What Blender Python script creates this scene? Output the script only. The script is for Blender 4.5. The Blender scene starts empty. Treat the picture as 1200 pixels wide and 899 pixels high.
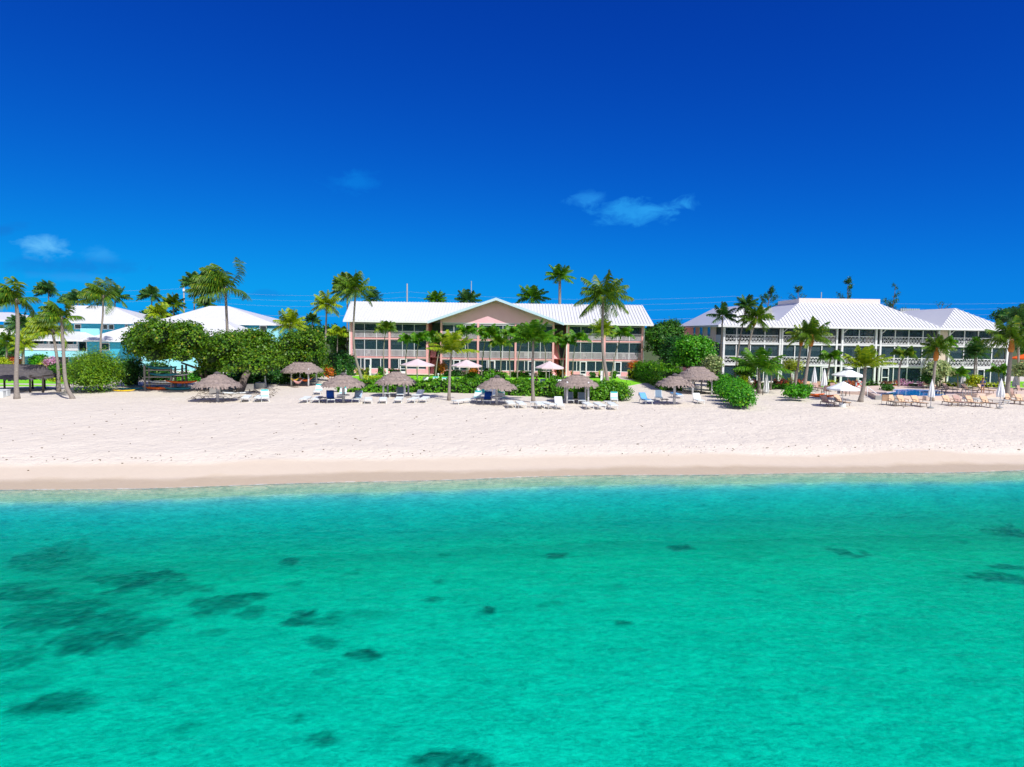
import bpy, bmesh, math, random
import numpy as np
from mathutils import Vector, Matrix, noise as mnoise

R = math.radians
sc = bpy.context.scene
col = sc.collection

# ------------------------------------------------------------------ camera
F_PX, W_PX, H_PX, CZ = 832.0, 1200.0, 899.0, 8.0
PITCH, ROLL = R(4.23), R(0.78)
cam_d = bpy.data.cameras.new('camera'); cam = bpy.data.objects.new('camera', cam_d); col.objects.link(cam)
cam_d.sensor_width = 36; cam_d.lens = 36 * F_PX / W_PX; cam_d.clip_start = .1; cam_d.clip_end = 20000
FWD = Vector((0, math.cos(PITCH), -math.sin(PITCH)))
UP0 = Vector((0, math.sin(PITCH), math.cos(PITCH))); RT0 = Vector((1, 0, 0))
# the drone leans a little to its left: the horizon falls to the right
RT = RT0 * math.cos(ROLL) + UP0 * math.sin(ROLL)
UP = UP0 * math.cos(ROLL) - RT0 * math.sin(ROLL)
cm = Matrix((RT, UP, -FWD)).transposed().to_4x4(); cm.translation = (0, 0, CZ)
cam.matrix_world = cm
sc.camera = cam

# ------------------------------------------------------------------ sky, sun, exposure
SUN_TO = Vector((.55, -.70, 1.0)).normalized()
sun_el = math.asin(SUN_TO.z); sun_az = math.atan2(SUN_TO.x, SUN_TO.y)
world = bpy.data.worlds.new('World'); sc.world = world; world.use_nodes = True
wt = world.node_tree; wn = wt.nodes; wl = wt.links; bg = wn['Background']
sky = wn.new('ShaderNodeTexSky'); sky.sky_type = 'NISHITA'; sky.sun_disc = False
sky.sun_elevation = sun_el; sky.sun_rotation = sun_az
sky.air_density = 1; sky.dust_density = .3; sky.ozone_density = 2
def wmath(op, a, b=None, c=None, clamp=False):
    n = wn.new('ShaderNodeMath'); n.operation = op; n.use_clamp = clamp
    for i, x in enumerate((a, b, c)):
        if x is None: continue
        if isinstance(x, (int, float)): n.inputs[i].default_value = x
        else: wl.new(x, n.inputs[i])
    return n.outputs[0]
sp = wn.new('ShaderNodeSeparateColor'); wl.new(sky.outputs[0], sp.inputs[0])
g_ = wmath('MULTIPLY', sp.outputs[1], .1)
cb = wn.new('ShaderNodeCombineColor')
wl.new(wmath('MULTIPLY', g_, .05), cb.inputs[0])
wl.new(wmath('MULTIPLY', wmath('POWER', g_, 1.47), 4.6), cb.inputs[1])
wl.new(wmath('MULTIPLY', wmath('SUBTRACT', 1.0, wmath('EXPONENT', wmath('MULTIPLY', g_, -2.3))), 10.2), cb.inputs[2])
tc = wn.new('ShaderNodeTexCoord')
def ray_dir(u, v):
    d = FWD * F_PX + RT * (u - W_PX / 2) + UP * (H_PX / 2 - v)
    return d.normalized()
cur = cb.outputs[0]
nz = wn.new('ShaderNodeTexNoise'); nz.inputs['Scale'].default_value = 27; nz.inputs['Detail'].default_value = 7
nz.inputs['Roughness'].default_value = .62; nz.inputs['Distortion'].default_value = .5
mp = wn.new('ShaderNodeMapping'); mp.inputs['Scale'].default_value = (1, 1, 1.9)
wl.new(tc.outputs['Generated'], mp.inputs[0]); wl.new(mp.outputs[0], nz.inputs['Vector'])
def vdot(vec):
    n = wn.new('ShaderNodeVectorMath'); n.operation = 'DOT_PRODUCT'
    wl.new(tc.outputs['Generated'], n.inputs[0]); n.inputs[1].default_value = vec
    return n.outputs['Value']
for (u, v, ru, rv, slope, thr, amount, colr) in [
        (742, 246, 92, 30, .02, .44, .60, (.3, 4.2, 9.6)), (690, 233, 44, 16, 0, .42, .5, (.3, 3.6, 9.2)), (778, 243, 60, 16, .1, .42, .45, (.3, 3.8, 9.2)),
        (414, 213, 62, 22, .12, .42, .36, (.05, 2.8, 8.6)),
        (53, 291, 38, 19, -.2, .36, .75, (1.5, 5.6, 9.9)), (118, 300, 34, 16, 0, .38, .40, (.6, 4.2, 9.4)),
        (10, 268, 40, 9, .2, .3, .35, (.1, 1.5, 5.8)), (95, 312, 90, 15, .03, .22, .38, (.1, 1.7, 6.4)),
        (310, 345, 45, 8, 0, .3, .3, (.1, 1.8, 6.6)), (100, 325, 70, 8, 0, .3, .25, (.6, 3.8, 9.2))]:
    c_ = ray_dir(u, v)
    a_ = Vector((0, 0, 1)).cross(c_).normalized() * -1; b_ = a_.cross(c_)
    a2 = (a_ + b_ * slope).normalized(); b2 = (b_ - a_ * slope).normalized()
    dc = wmath('MAXIMUM', vdot(c_), .05)
    x = wmath('DIVIDE', wmath('DIVIDE', vdot(a2), dc), ru / F_PX)
    y = wmath('DIVIDE', wmath('DIVIDE', vdot(b2), dc), rv / F_PX)
    rr = wmath('SQRT', wmath('ADD', wmath('MULTIPLY', x, x), wmath('MULTIPLY', y, y)))
    fall = wmath('SUBTRACT', 1.0, rr, clamp=True)
    dens = wmath('MULTIPLY_ADD', wmath('SUBTRACT', nz.outputs[0], .5), 1.9, fall)
    m_ = wmath('MULTIPLY', wmath('MULTIPLY', wmath('SUBTRACT', dens, thr, clamp=True), 1.8, clamp=True), wmath('MULTIPLY', fall, 3, clamp=True))
    m_ = wmath('MULTIPLY', m_, amount)
    mx = wn.new('ShaderNodeMix'); mx.data_type = 'RGBA'
    wl.new(m_, mx.inputs[0]); wl.new(cur, mx.inputs[6]); mx.inputs[7].default_value = (*colr, 1)
    cur = mx.outputs[2]
# unseen white cloud bank, added behind the camera as fill for the shaded facades
sxy = wn.new('ShaderNodeSeparateXYZ'); wl.new(tc.outputs['Generated'], sxy.inputs[0])
nb = wn.new('ShaderNodeTexNoise'); nb.inputs['Scale'].default_value = 3.2; nb.inputs['Detail'].default_value = 7; nb.inputs['Roughness'].default_value = .55
wl.new(tc.outputs['Generated'], nb.inputs['Vector'])
back = wmath('MULTIPLY', wmath('SUBTRACT', wmath('MULTIPLY', sxy.outputs[1], -1.0), .12, clamp=True), 2.5, clamp=True)
bank = wmath('MULTIPLY', wmath('SUBTRACT', nb.outputs[0], .40, clamp=True), 9, clamp=True)
low = wmath('SUBTRACT', 1.25, sxy.outputs[2], clamp=True)
mx = wn.new('ShaderNodeMix'); mx.data_type = 'RGBA'; wl.new(wmath('MULTIPLY', wmath('MULTIPLY', back, bank), low), mx.inputs[0])
wl.new(cur, mx.inputs[6]); mx.inputs[7].default_value = (12.5, 12.0, 11.6, 1); cur = mx.outputs[2]
wl.new(cur, bg.inputs[0]); bg.inputs[1].default_value = .1
sd = bpy.data.lights.new('sun', 'SUN'); sun = bpy.data.objects.new('sun', sd); col.objects.link(sun)
sd.energy = 5.0; sd.angle = R(.5); sd.color = (1, .955, .89)
sun.rotation_euler = SUN_TO.to_track_quat('Z', 'Y').to_euler()
sun.location = (60, -60, 90)
vs = sc.view_settings; vs.view_transform = 'Standard'; vs.look = 'None'; vs.exposure = 0.0; vs.gamma = 1; vs.use_curve_mapping = False
sc.cycles.use_denoising = True
sc.cycles.max_bounces = 8; sc.cycles.transparent_max_bounces = 24; sc.cycles.volume_bounces = 0
sc.cycles.caustics_reflective = False; sc.cycles.caustics_refractive = False
sc.cycles.sample_clamp_indirect = 4

# ------------------------------------------------------------------ projection helpers (photo pixels -> places in the world)
GZ = 1.5                                                     # garden and back beach level
def G(u, v, z=GZ):
    d = FWD * F_PX + RT * (u - W_PX / 2) + UP * (H_PX / 2 - v)
    t = (z - CZ) / d.z
    return Vector((d.x * t, d.y * t, z))
def hz(u): return 388.0 + (u - 600) * math.tan(ROLL)
def X(u, D, z=4.0):
    zz = z - CZ; k = u - W_PX / 2
    num = k * (D * FWD.y + zz * FWD.z) - F_PX * (D * RT.y + zz * RT.z)
    return num / (F_PX * RT.x)
def Z(v, D, u=600): return CZ - (v - hz(u)) * D / F_PX

# ------------------------------------------------------------------ materials
MATS = {}
def nmat(name):
    m = bpy.data.materials.new(name); m.use_nodes = True
    return m, m.node_tree.nodes, m.node_tree.links, m.node_tree.nodes['Principled BSDF']
def paint(name, c, rough=.6, var=.12, scale=3.0, bump=0.0, bscale=20, metal=0.0, spec=.4, stretch=(1, 1, 1)):
    if name in MATS: return MATS[name]
    m, n, l, b = nmat(name)
    t = n.new('ShaderNodeTexCoord'); mp = n.new('ShaderNodeMapping'); mp.inputs['Scale'].default_value = stretch
    l.new(t.outputs['Object'], mp.inputs[0])
    nz = n.new('ShaderNodeTexNoise'); nz.inputs['Scale'].default_value = scale; nz.inputs['Detail'].default_value = 5
    l.new(mp.outputs[0], nz.inputs['Vector'])
    mx = n.new('ShaderNodeMix'); mx.data_type = 'RGBA'
    mx.inputs[6].default_value = (*[max(0, x * (1 - var * 1.6)) for x in c], 1)
    mx.inputs[7].default_value = (*[min(.9, x * (1 + var)) for x in c], 1)
    l.new(nz.outputs[0], mx.inputs[0]); l.new(mx.outputs[2], b.inputs['Base Color'])
    b.inputs['Roughness'].default_value = rough; b.inputs['Metallic'].default_value = metal
    b.inputs['Specular IOR Level'].default_value = spec
    if bump:
        n2 = n.new('ShaderNodeTexNoise'); n2.inputs['Scale'].default_value = bscale; n2.inputs['Detail'].default_value = 4
        l.new(mp.outputs[0], n2.inputs['Vector'])
        bp = n.new('ShaderNodeBump'); bp.inputs['Strength'].default_value = bump; bp.inputs['Distance'].default_value = .05
        l.new(n2.outputs[0], bp.inputs['Height']); l.new(bp.outputs[0], b.inputs['Normal'])
    MATS[name] = m; return m
def leafmat(name, c1, c2, c3=None, trans=.27, rough=.45, odd=.06):
    if name in MATS: return MATS[name]
    m, n, l, b = nmat(name)
    g = n.new('ShaderNodeNewGeometry'); r = n.new('ShaderNodeValToRGB')
    e = r.color_ramp.elements
    e[0].position = 0; e[0].color = (*c1, 1); e[1].position = 1 - odd if c3 else 1; e[1].color = (*c2, 1)
    if c3: q = e.new(1.0); q.color = (*c3, 1)
    l.new(g.outputs['Random Per Island'], r.inputs[0]); l.new(r.outputs[0], b.inputs['Base Color'])
    b.inputs['Roughness'].default_value = rough; b.inputs['Specular IOR Level'].default_value = .35
    tr = n.new('ShaderNodeBsdfTranslucent'); l.new(r.outputs[0], tr.inputs[0])
    ms = n.new('ShaderNodeMixShader'); ms.inputs[0].default_value = trans
    l.new(b.outputs[0], ms.inputs[1]); l.new(tr.outputs[0], ms.inputs[2])
    l.new(ms.outputs[0], n['Material Output'].inputs[0])
    MATS[name] = m; return m
M = dict(
    white=paint('white_paint', (.78, .80, .82), .45, .05),
    white_roof=paint('white_standing_seam_metal', (.665, .68, .695), .35, .04, 1.2),
    fascia=paint('pale_blue_fascia', (.50, .68, .78), .5, .05),
    salmon=paint('salmon_stucco', (.87, .44, .45), .8, .08, 2, .2, 30),
    gable=paint('gable_stucco', (.93, .50, .59), .8, .06, 1.2, .2, 30),
    lav_rail=paint('lavender_grey_rail', (.62, .58, .64), .6, .08),
    frame=paint('pale_grey_frame', (.55, .57, .60), .5, .06),
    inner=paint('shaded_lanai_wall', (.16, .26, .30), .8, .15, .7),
    cream=paint('cream_stucco', (.72, .60, .50), .8, .06, 1.5, .15, 30),
    peach=paint('peach_stucco', (.74, .48, .36), .8, .06, 1.5, .15, 30),
    parapet=paint('parapet_stucco', (.70, .64, .62), .8, .05),
    blue_wall_shade=paint('turquoise_stucco_shade', (.045, .42, .60), .75, .06, 1.5),  # house wall as it looks in shade, darker copy of the next tone
    cyan_wall_lit=paint('turquoise_stucco_lit', (.28, .66, .74), .75, .06, 1.5),  # same house wall with sunlight painted in as a paler tone
    thatch=paint('grey_thatch', (.33, .265, .24), .95, .45, 5, .9, 30, stretch=(1, 1, .6)),
    thatch_dark=paint('dark_thatch', (.115, .105, .11), .95, .35, 5, .9, 30),
    post_white=paint('whitewashed_post', (.62, .63, .66), .7, .1),
    post_dark=paint('dark_timber', (.05, .04, .035), .8, .2),
    wood=paint('weathered_grey_wood', (.28, .27, .26), .85, .25, 4),
    pole=paint('weathered_utility_pole', (.34, .33, .31), .9, .2),
    bark=paint('pale_palm_bark', (.30, .265, .235), .9, .35, 6, .8, 12, stretch=(1, 1, 3)),
    bark_dark=paint('grey_tree_bark', (.16, .13, .11), .9, .3, 4, .6, 12),
    sling=paint('white_sling', (.70, .76, .77), .7, .05),
    teal=paint('teal_sling', (.03, .42, .42), .6, .08),
    tan=paint('tan_sling', (.66, .44, .29), .75, .07),
    tan_dk=paint('rosy_tan_sling', (.46, .30, .26), .75, .07),
    tan_frame=paint('bronze_frame', (.22, .17, .14), .45, .1, metal=.3),
    grey_sling=paint('grey_blue_sling', (.17, .25, .34), .7, .08),
    blue_towel=paint('royal_blue_towel', (.01, .09, .50), .95, .15, 8),
    sky_towel=paint('sky_blue_towel', (.14, .40, .72), .95, .15, 8),
    pale_towel=paint('blue_white_towel', (.35, .50, .80), .95, .4, 4),
    umb_pink=paint('faded_pink_canvas', (.66, .54, .56), .85, .08, 2),
    umb_white=paint('white_canvas', (.76, .79, .82), .85, .05, 2),
    umb_orange=paint('orange_canvas', (.80, .12, .01), .85, .08, 2),
    orange=paint('orange_plastic', (.75, .14, .015), .35, .1), red=paint('red_plastic', (.65, .03, .02), .4, .1),
    kgreen=paint('green_plastic', (.02, .20, .10), .35, .1), kteal=paint('teal_plastic', (.02, .22, .30), .35, .1),
    kwhite=paint('white_plastic', (.66, .70, .72), .35, .08), kyellow=paint('yellow_plastic', (.75, .5, .02), .35, .08),
    pink=paint('pink_plastic', (.80, .06, .18), .4, .08),
    skin=paint('skin', (.42, .24, .17), .6, .05), hair=paint('auburn_hair', (.16, .045, .015), .8, .2),
    black_cloth=paint('black_cloth', (.02, .02, .025), .9, .2), blue_cloth=paint('blue_cloth', (.01, .06, .34), .9, .2),
    dark_cloth=paint('dark_shorts', (.06, .03, .03), .9, .2), red_cloth=paint('red_cloth', (.6, .03, .03), .9, .2),
    concrete=paint('pale_concrete', (.56, .50, .46), .85, .1, 1, .3, 15),
    pool_wall_shade=paint('pool_wall_shade_grey', (.30, .30, .30), .6, .12, 2),
    deck=paint('peach_pool_deck', (.66, .52, .45), .85, .08, 1.2, .3, 15),
    shade_white=paint('white_roller_shade', (.45, .52, .56), .8, .05),
    curtain=paint('pale_curtain', (.42, .46, .52), .9, .15, 2),
    crown_orange=paint('orange_palm_crownshaft', (.55, .20, .035), .8, .4, 6, .8, 12),
    stem_green=paint('green_palm_crownshaft', (.16, .26, .05), .6, .15),
    grey_metal=paint('galvanised_metal', (.42, .44, .45), .45, .15, metal=.5),
)
def glass_mat():
    m, n, l, b = nmat('tinted_glass')
    b.inputs['Base Color'].default_value = (.006, .022, .032, 1); b.inputs['Roughness'].default_value = .08
    b.inputs['Specular IOR Level'].default_value = .55
    return m
M['glass'] = glass_mat()
def screen_mat():
    m, n, l, b = nmat('insect_screen')
    b.inputs['Base Color'].default_value = (.008, .05, .075, 1); b.inputs['Roughness'].default_value = .7
    tr = n.new('ShaderNodeBsdfTransparent'); ms = n.new('ShaderNodeMixShader'); ms.inputs[0].default_value = .48
    l.new(b.outputs[0], ms.inputs[1]); l.new(tr.outputs[0], ms.inputs[2]); l.new(ms.outputs[0], n['Material Output'].inputs[0])
    return m
M['screen'] = screen_mat()
L = dict(
    grape=leafmat('sea_grape_leaves', (0.0209, 0.0984, 0.00696), (0.151, 0.302, 0.00928), (0.302, 0.278, 0.0232)),
    grape2=leafmat('broad_dark_leaves', (0.0123, 0.0802, 0.0123), (0.0739, 0.246, 0.00986), (0.197, 0.296, 0.0123)),
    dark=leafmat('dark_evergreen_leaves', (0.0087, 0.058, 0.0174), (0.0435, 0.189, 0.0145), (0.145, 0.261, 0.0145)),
    lime=leafmat('bright_green_leaves', (0.0238, 0.19, 0.00951), (0.107, 0.404, 0.00713), (0.262, 0.452, 0.0119)),
    hedge=leafmat('clipped_hedge_leaves', (0.0308, 0.173, 0.00739), (0.148, 0.383, 0.00739), (0.271, 0.444, 0.0123)),
    yellow=leafmat('yellow_green_leaves', (0.203, 0.348, 0.0145), (0.551, 0.609, 0.0145), (0.62, 0.609, 0.029)),
    feather=leafmat('feathery_needles', (0.04, 0.16, 0.016), (0.224, 0.4, 0.008), (0.288, 0.4, 0.0116)),
    silver=leafmat('silver_green_leaves', (0.145, 0.261, 0.087), (0.464, 0.522, 0.203), (0.58, 0.551, 0.362)),
    croton=leafmat('red_croton_leaves', (0.435, 0.0435, 0.058), (0.62, 0.145, 0.0725), (0.62, 0.551, 0.0435), odd=.25),
    orange=leafmat('orange_red_leaves', (0.507, 0.0725, 0.0145), (0.62, 0.203, 0.0145), (0.29, 0.29, 0.029), odd=.25),
    pinkfl=leafmat('pink_blossom', (0.62, 0.174, 0.362), (0.62, 0.406, 0.609), (0.29, 0.29, 0.0725), odd=.25),
    dry=leafmat('bare_pinkish_twigs', (0.406, 0.29, 0.232), (0.609, 0.478, 0.435)),
    palm=leafmat('coconut_fronds', (0.0261, 0.105, 0.00838), (0.137, 0.251, 0.00838), (0.419, 0.377, 0.021)),
    palm_y=leafmat('yellow_green_fronds', (0.0906, 0.218, 0.00772), (0.36, 0.463, 0.0103), (0.55, 0.54, 0.0258)),
    palm_d=leafmat('dark_blue_green_fronds', (0.0146, 0.0731, 0.0219), (0.0609, 0.182, 0.0244), (0.268, 0.317, 0.0244)),
    palm_l=leafmat('lush_green_fronds', (0.0207, 0.135, 0.00621), (0.124, 0.31, 0.00621), (0.31, 0.394, 0.0207)),
)

# ------------------------------------------------------------------ mesh and object helpers
ORG = {}
def tag(o, label=None, cat=None, group=None, kind=None):
    if label: o['label'] = label
    if cat: o['category'] = cat
    if group: o['group'] = group
    if kind: o['kind'] = kind
    return o
def thing(name, label, cat, loc=(0, 0, 0), rz=0, group=None):
    o = bpy.data.objects.new(name, None); col.objects.link(o); o.empty_display_size = .3
    o.location = loc; o.rotation_euler = (0, 0, rz)
    ORG[o.name] = Vector(loc)
    return tag(o, label, cat, group)
class MB:
    def __init__(s): s.v = []; s.f = []; s.sm = False
    def box(s, x0, x1, y0, y1, z0, z1):
        b = len(s.v); s.v += [(x0, y0, z0), (x1, y0, z0), (x1, y1, z0), (x0, y1, z0), (x0, y0, z1), (x1, y0, z1), (x1, y1, z1), (x0, y1, z1)]
        s.f += [(b, b+3, b+2, b+1), (b+4, b+5, b+6, b+7), (b, b+1, b+5, b+4), (b+1, b+2, b+6, b+5), (b+2, b+3, b+7, b+6), (b+3, b, b+4, b+7)]
        return s
    def poly(s, pts):
        b = len(s.v); s.v += [tuple(p) for p in pts]; s.f.append(tuple(range(b, b + len(pts)))); return s
    def prism(s, pts, off):                                   # extrude polygon pts by vector off
        n = len(pts); b = len(s.v); off = Vector(off)
        s.v += [tuple(p) for p in pts] + [tuple(Vector(p) + off) for p in pts]
        s.f += [tuple(range(b + n - 1, b - 1, -1)), tuple(range(b + n, b + 2 * n))]
        s.f += [(b + i, b + (i + 1) % n, b + n + (i + 1) % n, b + n + i) for i in range(n)]
        return s
    def bar(s, a, b_, w, h=None, up=(0, 0, 1)):               # rectangular bar from a to b_
        a = Vector(a); b_ = Vector(b_); d = (b_ - a).normalized(); h = h or w
        upv = Vector(up)
        if abs(d.dot(upv)) > .95: upv = Vector((0, 1, 0))
        sx = d.cross(upv).normalized() * w / 2; sy = sx.cross(d).normalized() * h / 2
        return s.prism([a - sx - sy, a + sx - sy, a + sx + sy, a - sx + sy], b_ - a)
    def tube(s, pts, rad, n=8, cap=True):
        pts = [Vector(p) for p in pts]; b = len(s.v); m = len(pts)
        if isinstance(rad, (int, float)): rad = [rad] * m
        ref = Vector((1, 0, 0))
        for i, p in enumerate(pts):
            t = (pts[min(i + 1, m - 1)] - pts[max(i - 1, 0)]).normalized()
            if abs(t.dot(ref)) > .95: ref = Vector((0, 1, 0))
            a = t.cross(ref).normalized(); c = a.cross(t)
            for k in range(n):
                an = 2 * math.pi * k / n
                s.v.append(tuple(p + a * math.cos(an) * rad[i] + c * math.sin(an) * rad[i]))
        for i in range(m - 1):
            for k in range(n):
                k2 = (k + 1) % n
                s.f.append((b + i*n + k, b + i*n + k2, b + (i+1)*n + k2, b + (i+1)*n + k))
        if cap:
            s.f.append(tuple(b + k for k in range(n))[::-1]); s.f.append(tuple(b + (m-1)*n + k for k in range(n)))
        return s
    def lathe(s, prof, n=12, cx=0, cy=0, cap=True):           # prof: (r, z)
        b = len(s.v); m = len(prof)
        for r, z in prof:
            for k in range(n):
                an = 2 * math.pi * k / n; s.v.append((cx + r * math.cos(an), cy + r * math.sin(an), z))
        for i in range(m - 1):
            for k in range(n):
                k2 = (k + 1) % n; s.f.append((b + i*n + k, b + i*n + k2, b + (i+1)*n + k2, b + (i+1)*n + k))
        if cap: s.f.append(tuple(b + k for k in range(n))[::-1]); s.f.append(tuple(b + (m-1)*n + k for k in range(n)))
        return s
    def build(s, name, mat, parent=None, smooth=False, local=False, label=None, cat=None, group=None, kind=None):
        off = Vector((0, 0, 0))
        if parent is not None and not local:
            p = parent
            while p: off += ORG.get(p.name, Vector((0, 0, 0))); p = p.parent
        me = bpy.data.meshes.new(name)
        me.from_pydata([(x - off.x, y - off.y, z - off.z) for x, y, z in s.v], [], s.f)
        me.materials.append(mat); me.validate(); me.update()
        if smooth: me.polygons.foreach_set('use_smooth', [True] * len(me.polygons))
        o = bpy.data.objects.new(name, me); col.objects.link(o)
        if parent is not None: o.parent = parent
        return tag(o, label, cat, group, kind)
def quads_obj(name, q, mat, parent=None, off=(0, 0, 0), **kw):          # q: (N,4,3) numpy
    v = (q - np.array(off)).reshape(-1, 3); n = len(q)
    me = bpy.data.meshes.new(name)
    me.vertices.add(len(v)); me.vertices.foreach_set('co', v.astype(np.float32).ravel())
    me.loops.add(n * 4); me.loops.foreach_set('vertex_index', np.arange(n * 4, dtype=np.int32))
    me.polygons.add(n); me.polygons.foreach_set('loop_start', np.arange(0, n * 4, 4, dtype=np.int32))
    me.polygons.foreach_set('loop_total', np.full(n, 4, dtype=np.int32))
    me.update(calc_edges=True); me.materials.append(mat)
    o = bpy.data.objects.new(name, me); col.objects.link(o)
    if parent is not None: o.parent = parent
    return tag(o, **kw)
def kids(o): return [c for c in KIDS.get(o.name, [])]
KIDS = {}
def snapshot(root):                                           # remember children before copying
    for o in [root] + list(root.children_recursive): KIDS[o.name] = list(o.children)
def dup(root, loc, rz=0, label=None, group=None, scale=None):
    def rec(o, parent):
        c = o.copy(); col.objects.link(c); c.parent = parent
        for ch in kids(o): rec(ch, c)
        return c
    r = rec(root, None); r.location = loc; r.rotation_euler = (0, 0, rz)
    if label: r['label'] = label
    if group: r['group'] = group
    if scale: r.scale = scale
    return r
class Series:                                                 # build a thing once at the origin, place it many times
    def __init__(s, maker): s.maker = maker; s.root = None
    def put(s, loc, rz, label, group=None, scale=None):
        if s.root is None:
            s.root = s.maker(); snapshot(s.root); s.used = False
        if not s.used:
            s.used = True; r = s.root; r.location = loc; r.rotation_euler = (0, 0, rz)
            r['label'] = label
            if group: r['group'] = group
            if scale: r.scale = scale
            return r
        return dup(s.root, loc, rz, label, group, scale)

# ------------------------------------------------------------------ ground, lawns, water
def shoreY(x): return 38.0 + .158 * x + .45 * math.sin(x * .13 + 1) + .14 * math.sin(x * .43)
def prof(e, x, y):                                            # height against distance inland from the waterline
    P = [(-400, -2.6), (-30, -2.0), (-12, -2.1), (-5, -2.3), (-3.6, -1.6), (-2.1, -.13), (0, 0), (1.9, .13), (3.4, .46), (3.9, .60), (5.5, .83), (10, 1.05), (20, 1.42), (24, 1.5), (9000, 1.5)]
    for (a, za), (b, zb) in zip(P, P[1:]):
        if e <= b:
            t = max(0, (e - a) / (b - a)); return za + (zb - za) * t
    return 1.5
def axis(spec):
    out = []
    for a, b, s in spec:
        n = max(1, round((b - a) / s)); out += [a + (b - a) * i / n for i in range(n)]
    out.append(spec[-1][1]); return out
xs = axis([(-6000, -400, 800), (-400, -90, 31), (-90, -50, 2), (-50, 55, .2), (55, 90, 2), (90, 400, 31), (400, 6000, 800)])
ys = axis([(-900, -60, 60), (-60, 8, 4), (8, 40, .15), (40, 66, .38), (66, 130, 2), (130, 400, 27), (400, 7000, 800)])
reef = [(47,652,25,6,.6),(80,648,25,5,.5),(20,678,22,5,.6),(35,688,35,8,.8),(170,668,40,9,.75),(190,661,14,5,.9),(145,678,25,8,.7),(210,680,30,7,.5),
    (75,710,50,16,.7),(125,725,45,22,.65),(120,745,30,12,.65),(260,700,30,12,.8),(277,693,12,6,.8),(302,708,14,8,.7),(305,691,8,4,.6),(352,716,17,10,1),
    (385,718,14,6,.7),(425,713,24,6,.35),(382,745,18,8,.6),(427,760,18,9,1),(243,736,14,5,.5),(380,781,12,4,.4),(12,765,22,20,.7),(65,817,50,14,.8),
    (35,825,30,10,.6),(30,790,30,12,.35),(180,811,12,6,.35),(380,851,20,9,.8),(350,832,8,5,.6),(215,845,16,8,.4),(530,888,45,12,1),(342,646,10,4,.9),
    (120,631,8,2.5,.8),(345,675,8,4,.5),(417,660,10,3,.4),(517,641,9,3,.5),(515,674,7,3,.5),(507,696,10,4,.8),(572,709,8,4,1),(245,681,8,4,.6),
    (652,641,14,3.5,1),(797,633,13,3.5,1),(875,645,22,5,.3),(980,636,12,3.5,.8),(997,643,12,3.5,.8),(1017,641,7,3,.7),(731,723,8,3,1),(727,680,7,3,.35),
    (1170,671,28,7,.9),(1182,657,16,4,.8),(1195,617,16,3,.8),(1175,616,14,3,.6),(1045,604,6,2,.6),(1150,574,10,2,.6),(1175,580,12,3,.5),(1195,570,8,3,.7),
    (1125,625,8,2,.4),(645,700,20,3,.35),(60,690,110,30,.25),(100,700,120,40,.22)]
RP = []
for (u, v, ru, rv, s) in reef:
    c = G(u, v, -1.85); a = G(u + ru, v, -1.85); b = G(u, v - rv, -1.85)
    RP.append((c.x, c.y, abs(a.x - c.x) * 1.1, max(.18, abs(b.y - c.y) * 1.1), s))
RPn = np.array(RP)
def reef_at(x, y):
    if y > 42 or y < 8 or abs(x) > 60: return 0.0
    p = Vector((x * .55, y * .55, 0))
    dx = mnoise.noise(p) * 1.0 + mnoise.noise(p * 4.1) * .35; dy = mnoise.noise(p + Vector((9, 3, 0))) * 1.0 + mnoise.noise(p * 4.1 + Vector((5, 5, 0))) * .35
    dd = np.sqrt(((x - RPn[:, 0]) / RPn[:, 2] + dx * .75) ** 2 + ((y - RPn[:, 1]) / RPn[:, 3] + dy * .75) ** 2)
    n2 = mnoise.noise(Vector((x * 2.6, y * 1.8, 3))) * .35
    n3 = .75 + .5 * mnoise.noise(Vector((x * 5.5, y * 3.5, 8)))
    m = np.clip((1.16 - dd + n2 * 1.3) * 2.8, 0, 1) * RPn[:, 4] * min(1, n3)
    return float(1 - np.prod(1 - m))
gv = []; ra = []
for y in ys:
    for x in xs:
        e = y - shoreY(max(-70, min(70, x)))
        z = prof(e, x, y)
        fine = -60 < x < 60 and 8 < y < 70
        r_ = 0.0
        if fine:
            if e > 4.0:
                k = min(1, (e - 4.0) / 1.5)
                z += k * (.05 * mnoise.noise(Vector((x * .9, y * .9, 0))) + .028 * mnoise.noise(Vector((x * 2.3, y * 2.3, 5))) + .07 * mnoise.noise(Vector((x * .18, y * .25, 9))))
            elif e < -3:
                r_ = reef_at(x, y)
                z += .06 * mnoise.noise(Vector((x * .4, y * .4, 2))) + .03 * r_ * (1 + mnoise.noise(Vector((x * 2, y * 2, 7))))
        gv.append((x, y, z)); ra.append(r_)
nx = len(xs); gf = [(j*nx + i, j*nx + i + 1, (j+1)*nx + i + 1, (j+1)*nx + i) for j in range(len(ys) - 1) for i in range(nx - 1)]
me = bpy.data.meshes.new('ground'); me.from_pydata(gv, [], gf)
at_ = me.attributes.new('reef', 'FLOAT', 'POINT'); at_.data.foreach_set('value', ra)
me.polygons.foreach_set('use_smooth', [True] * len(me.polygons)); me.update()
ground = bpy.data.objects.new('ground', me); col.objects.link(ground); tag(ground, kind='structure')
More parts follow.
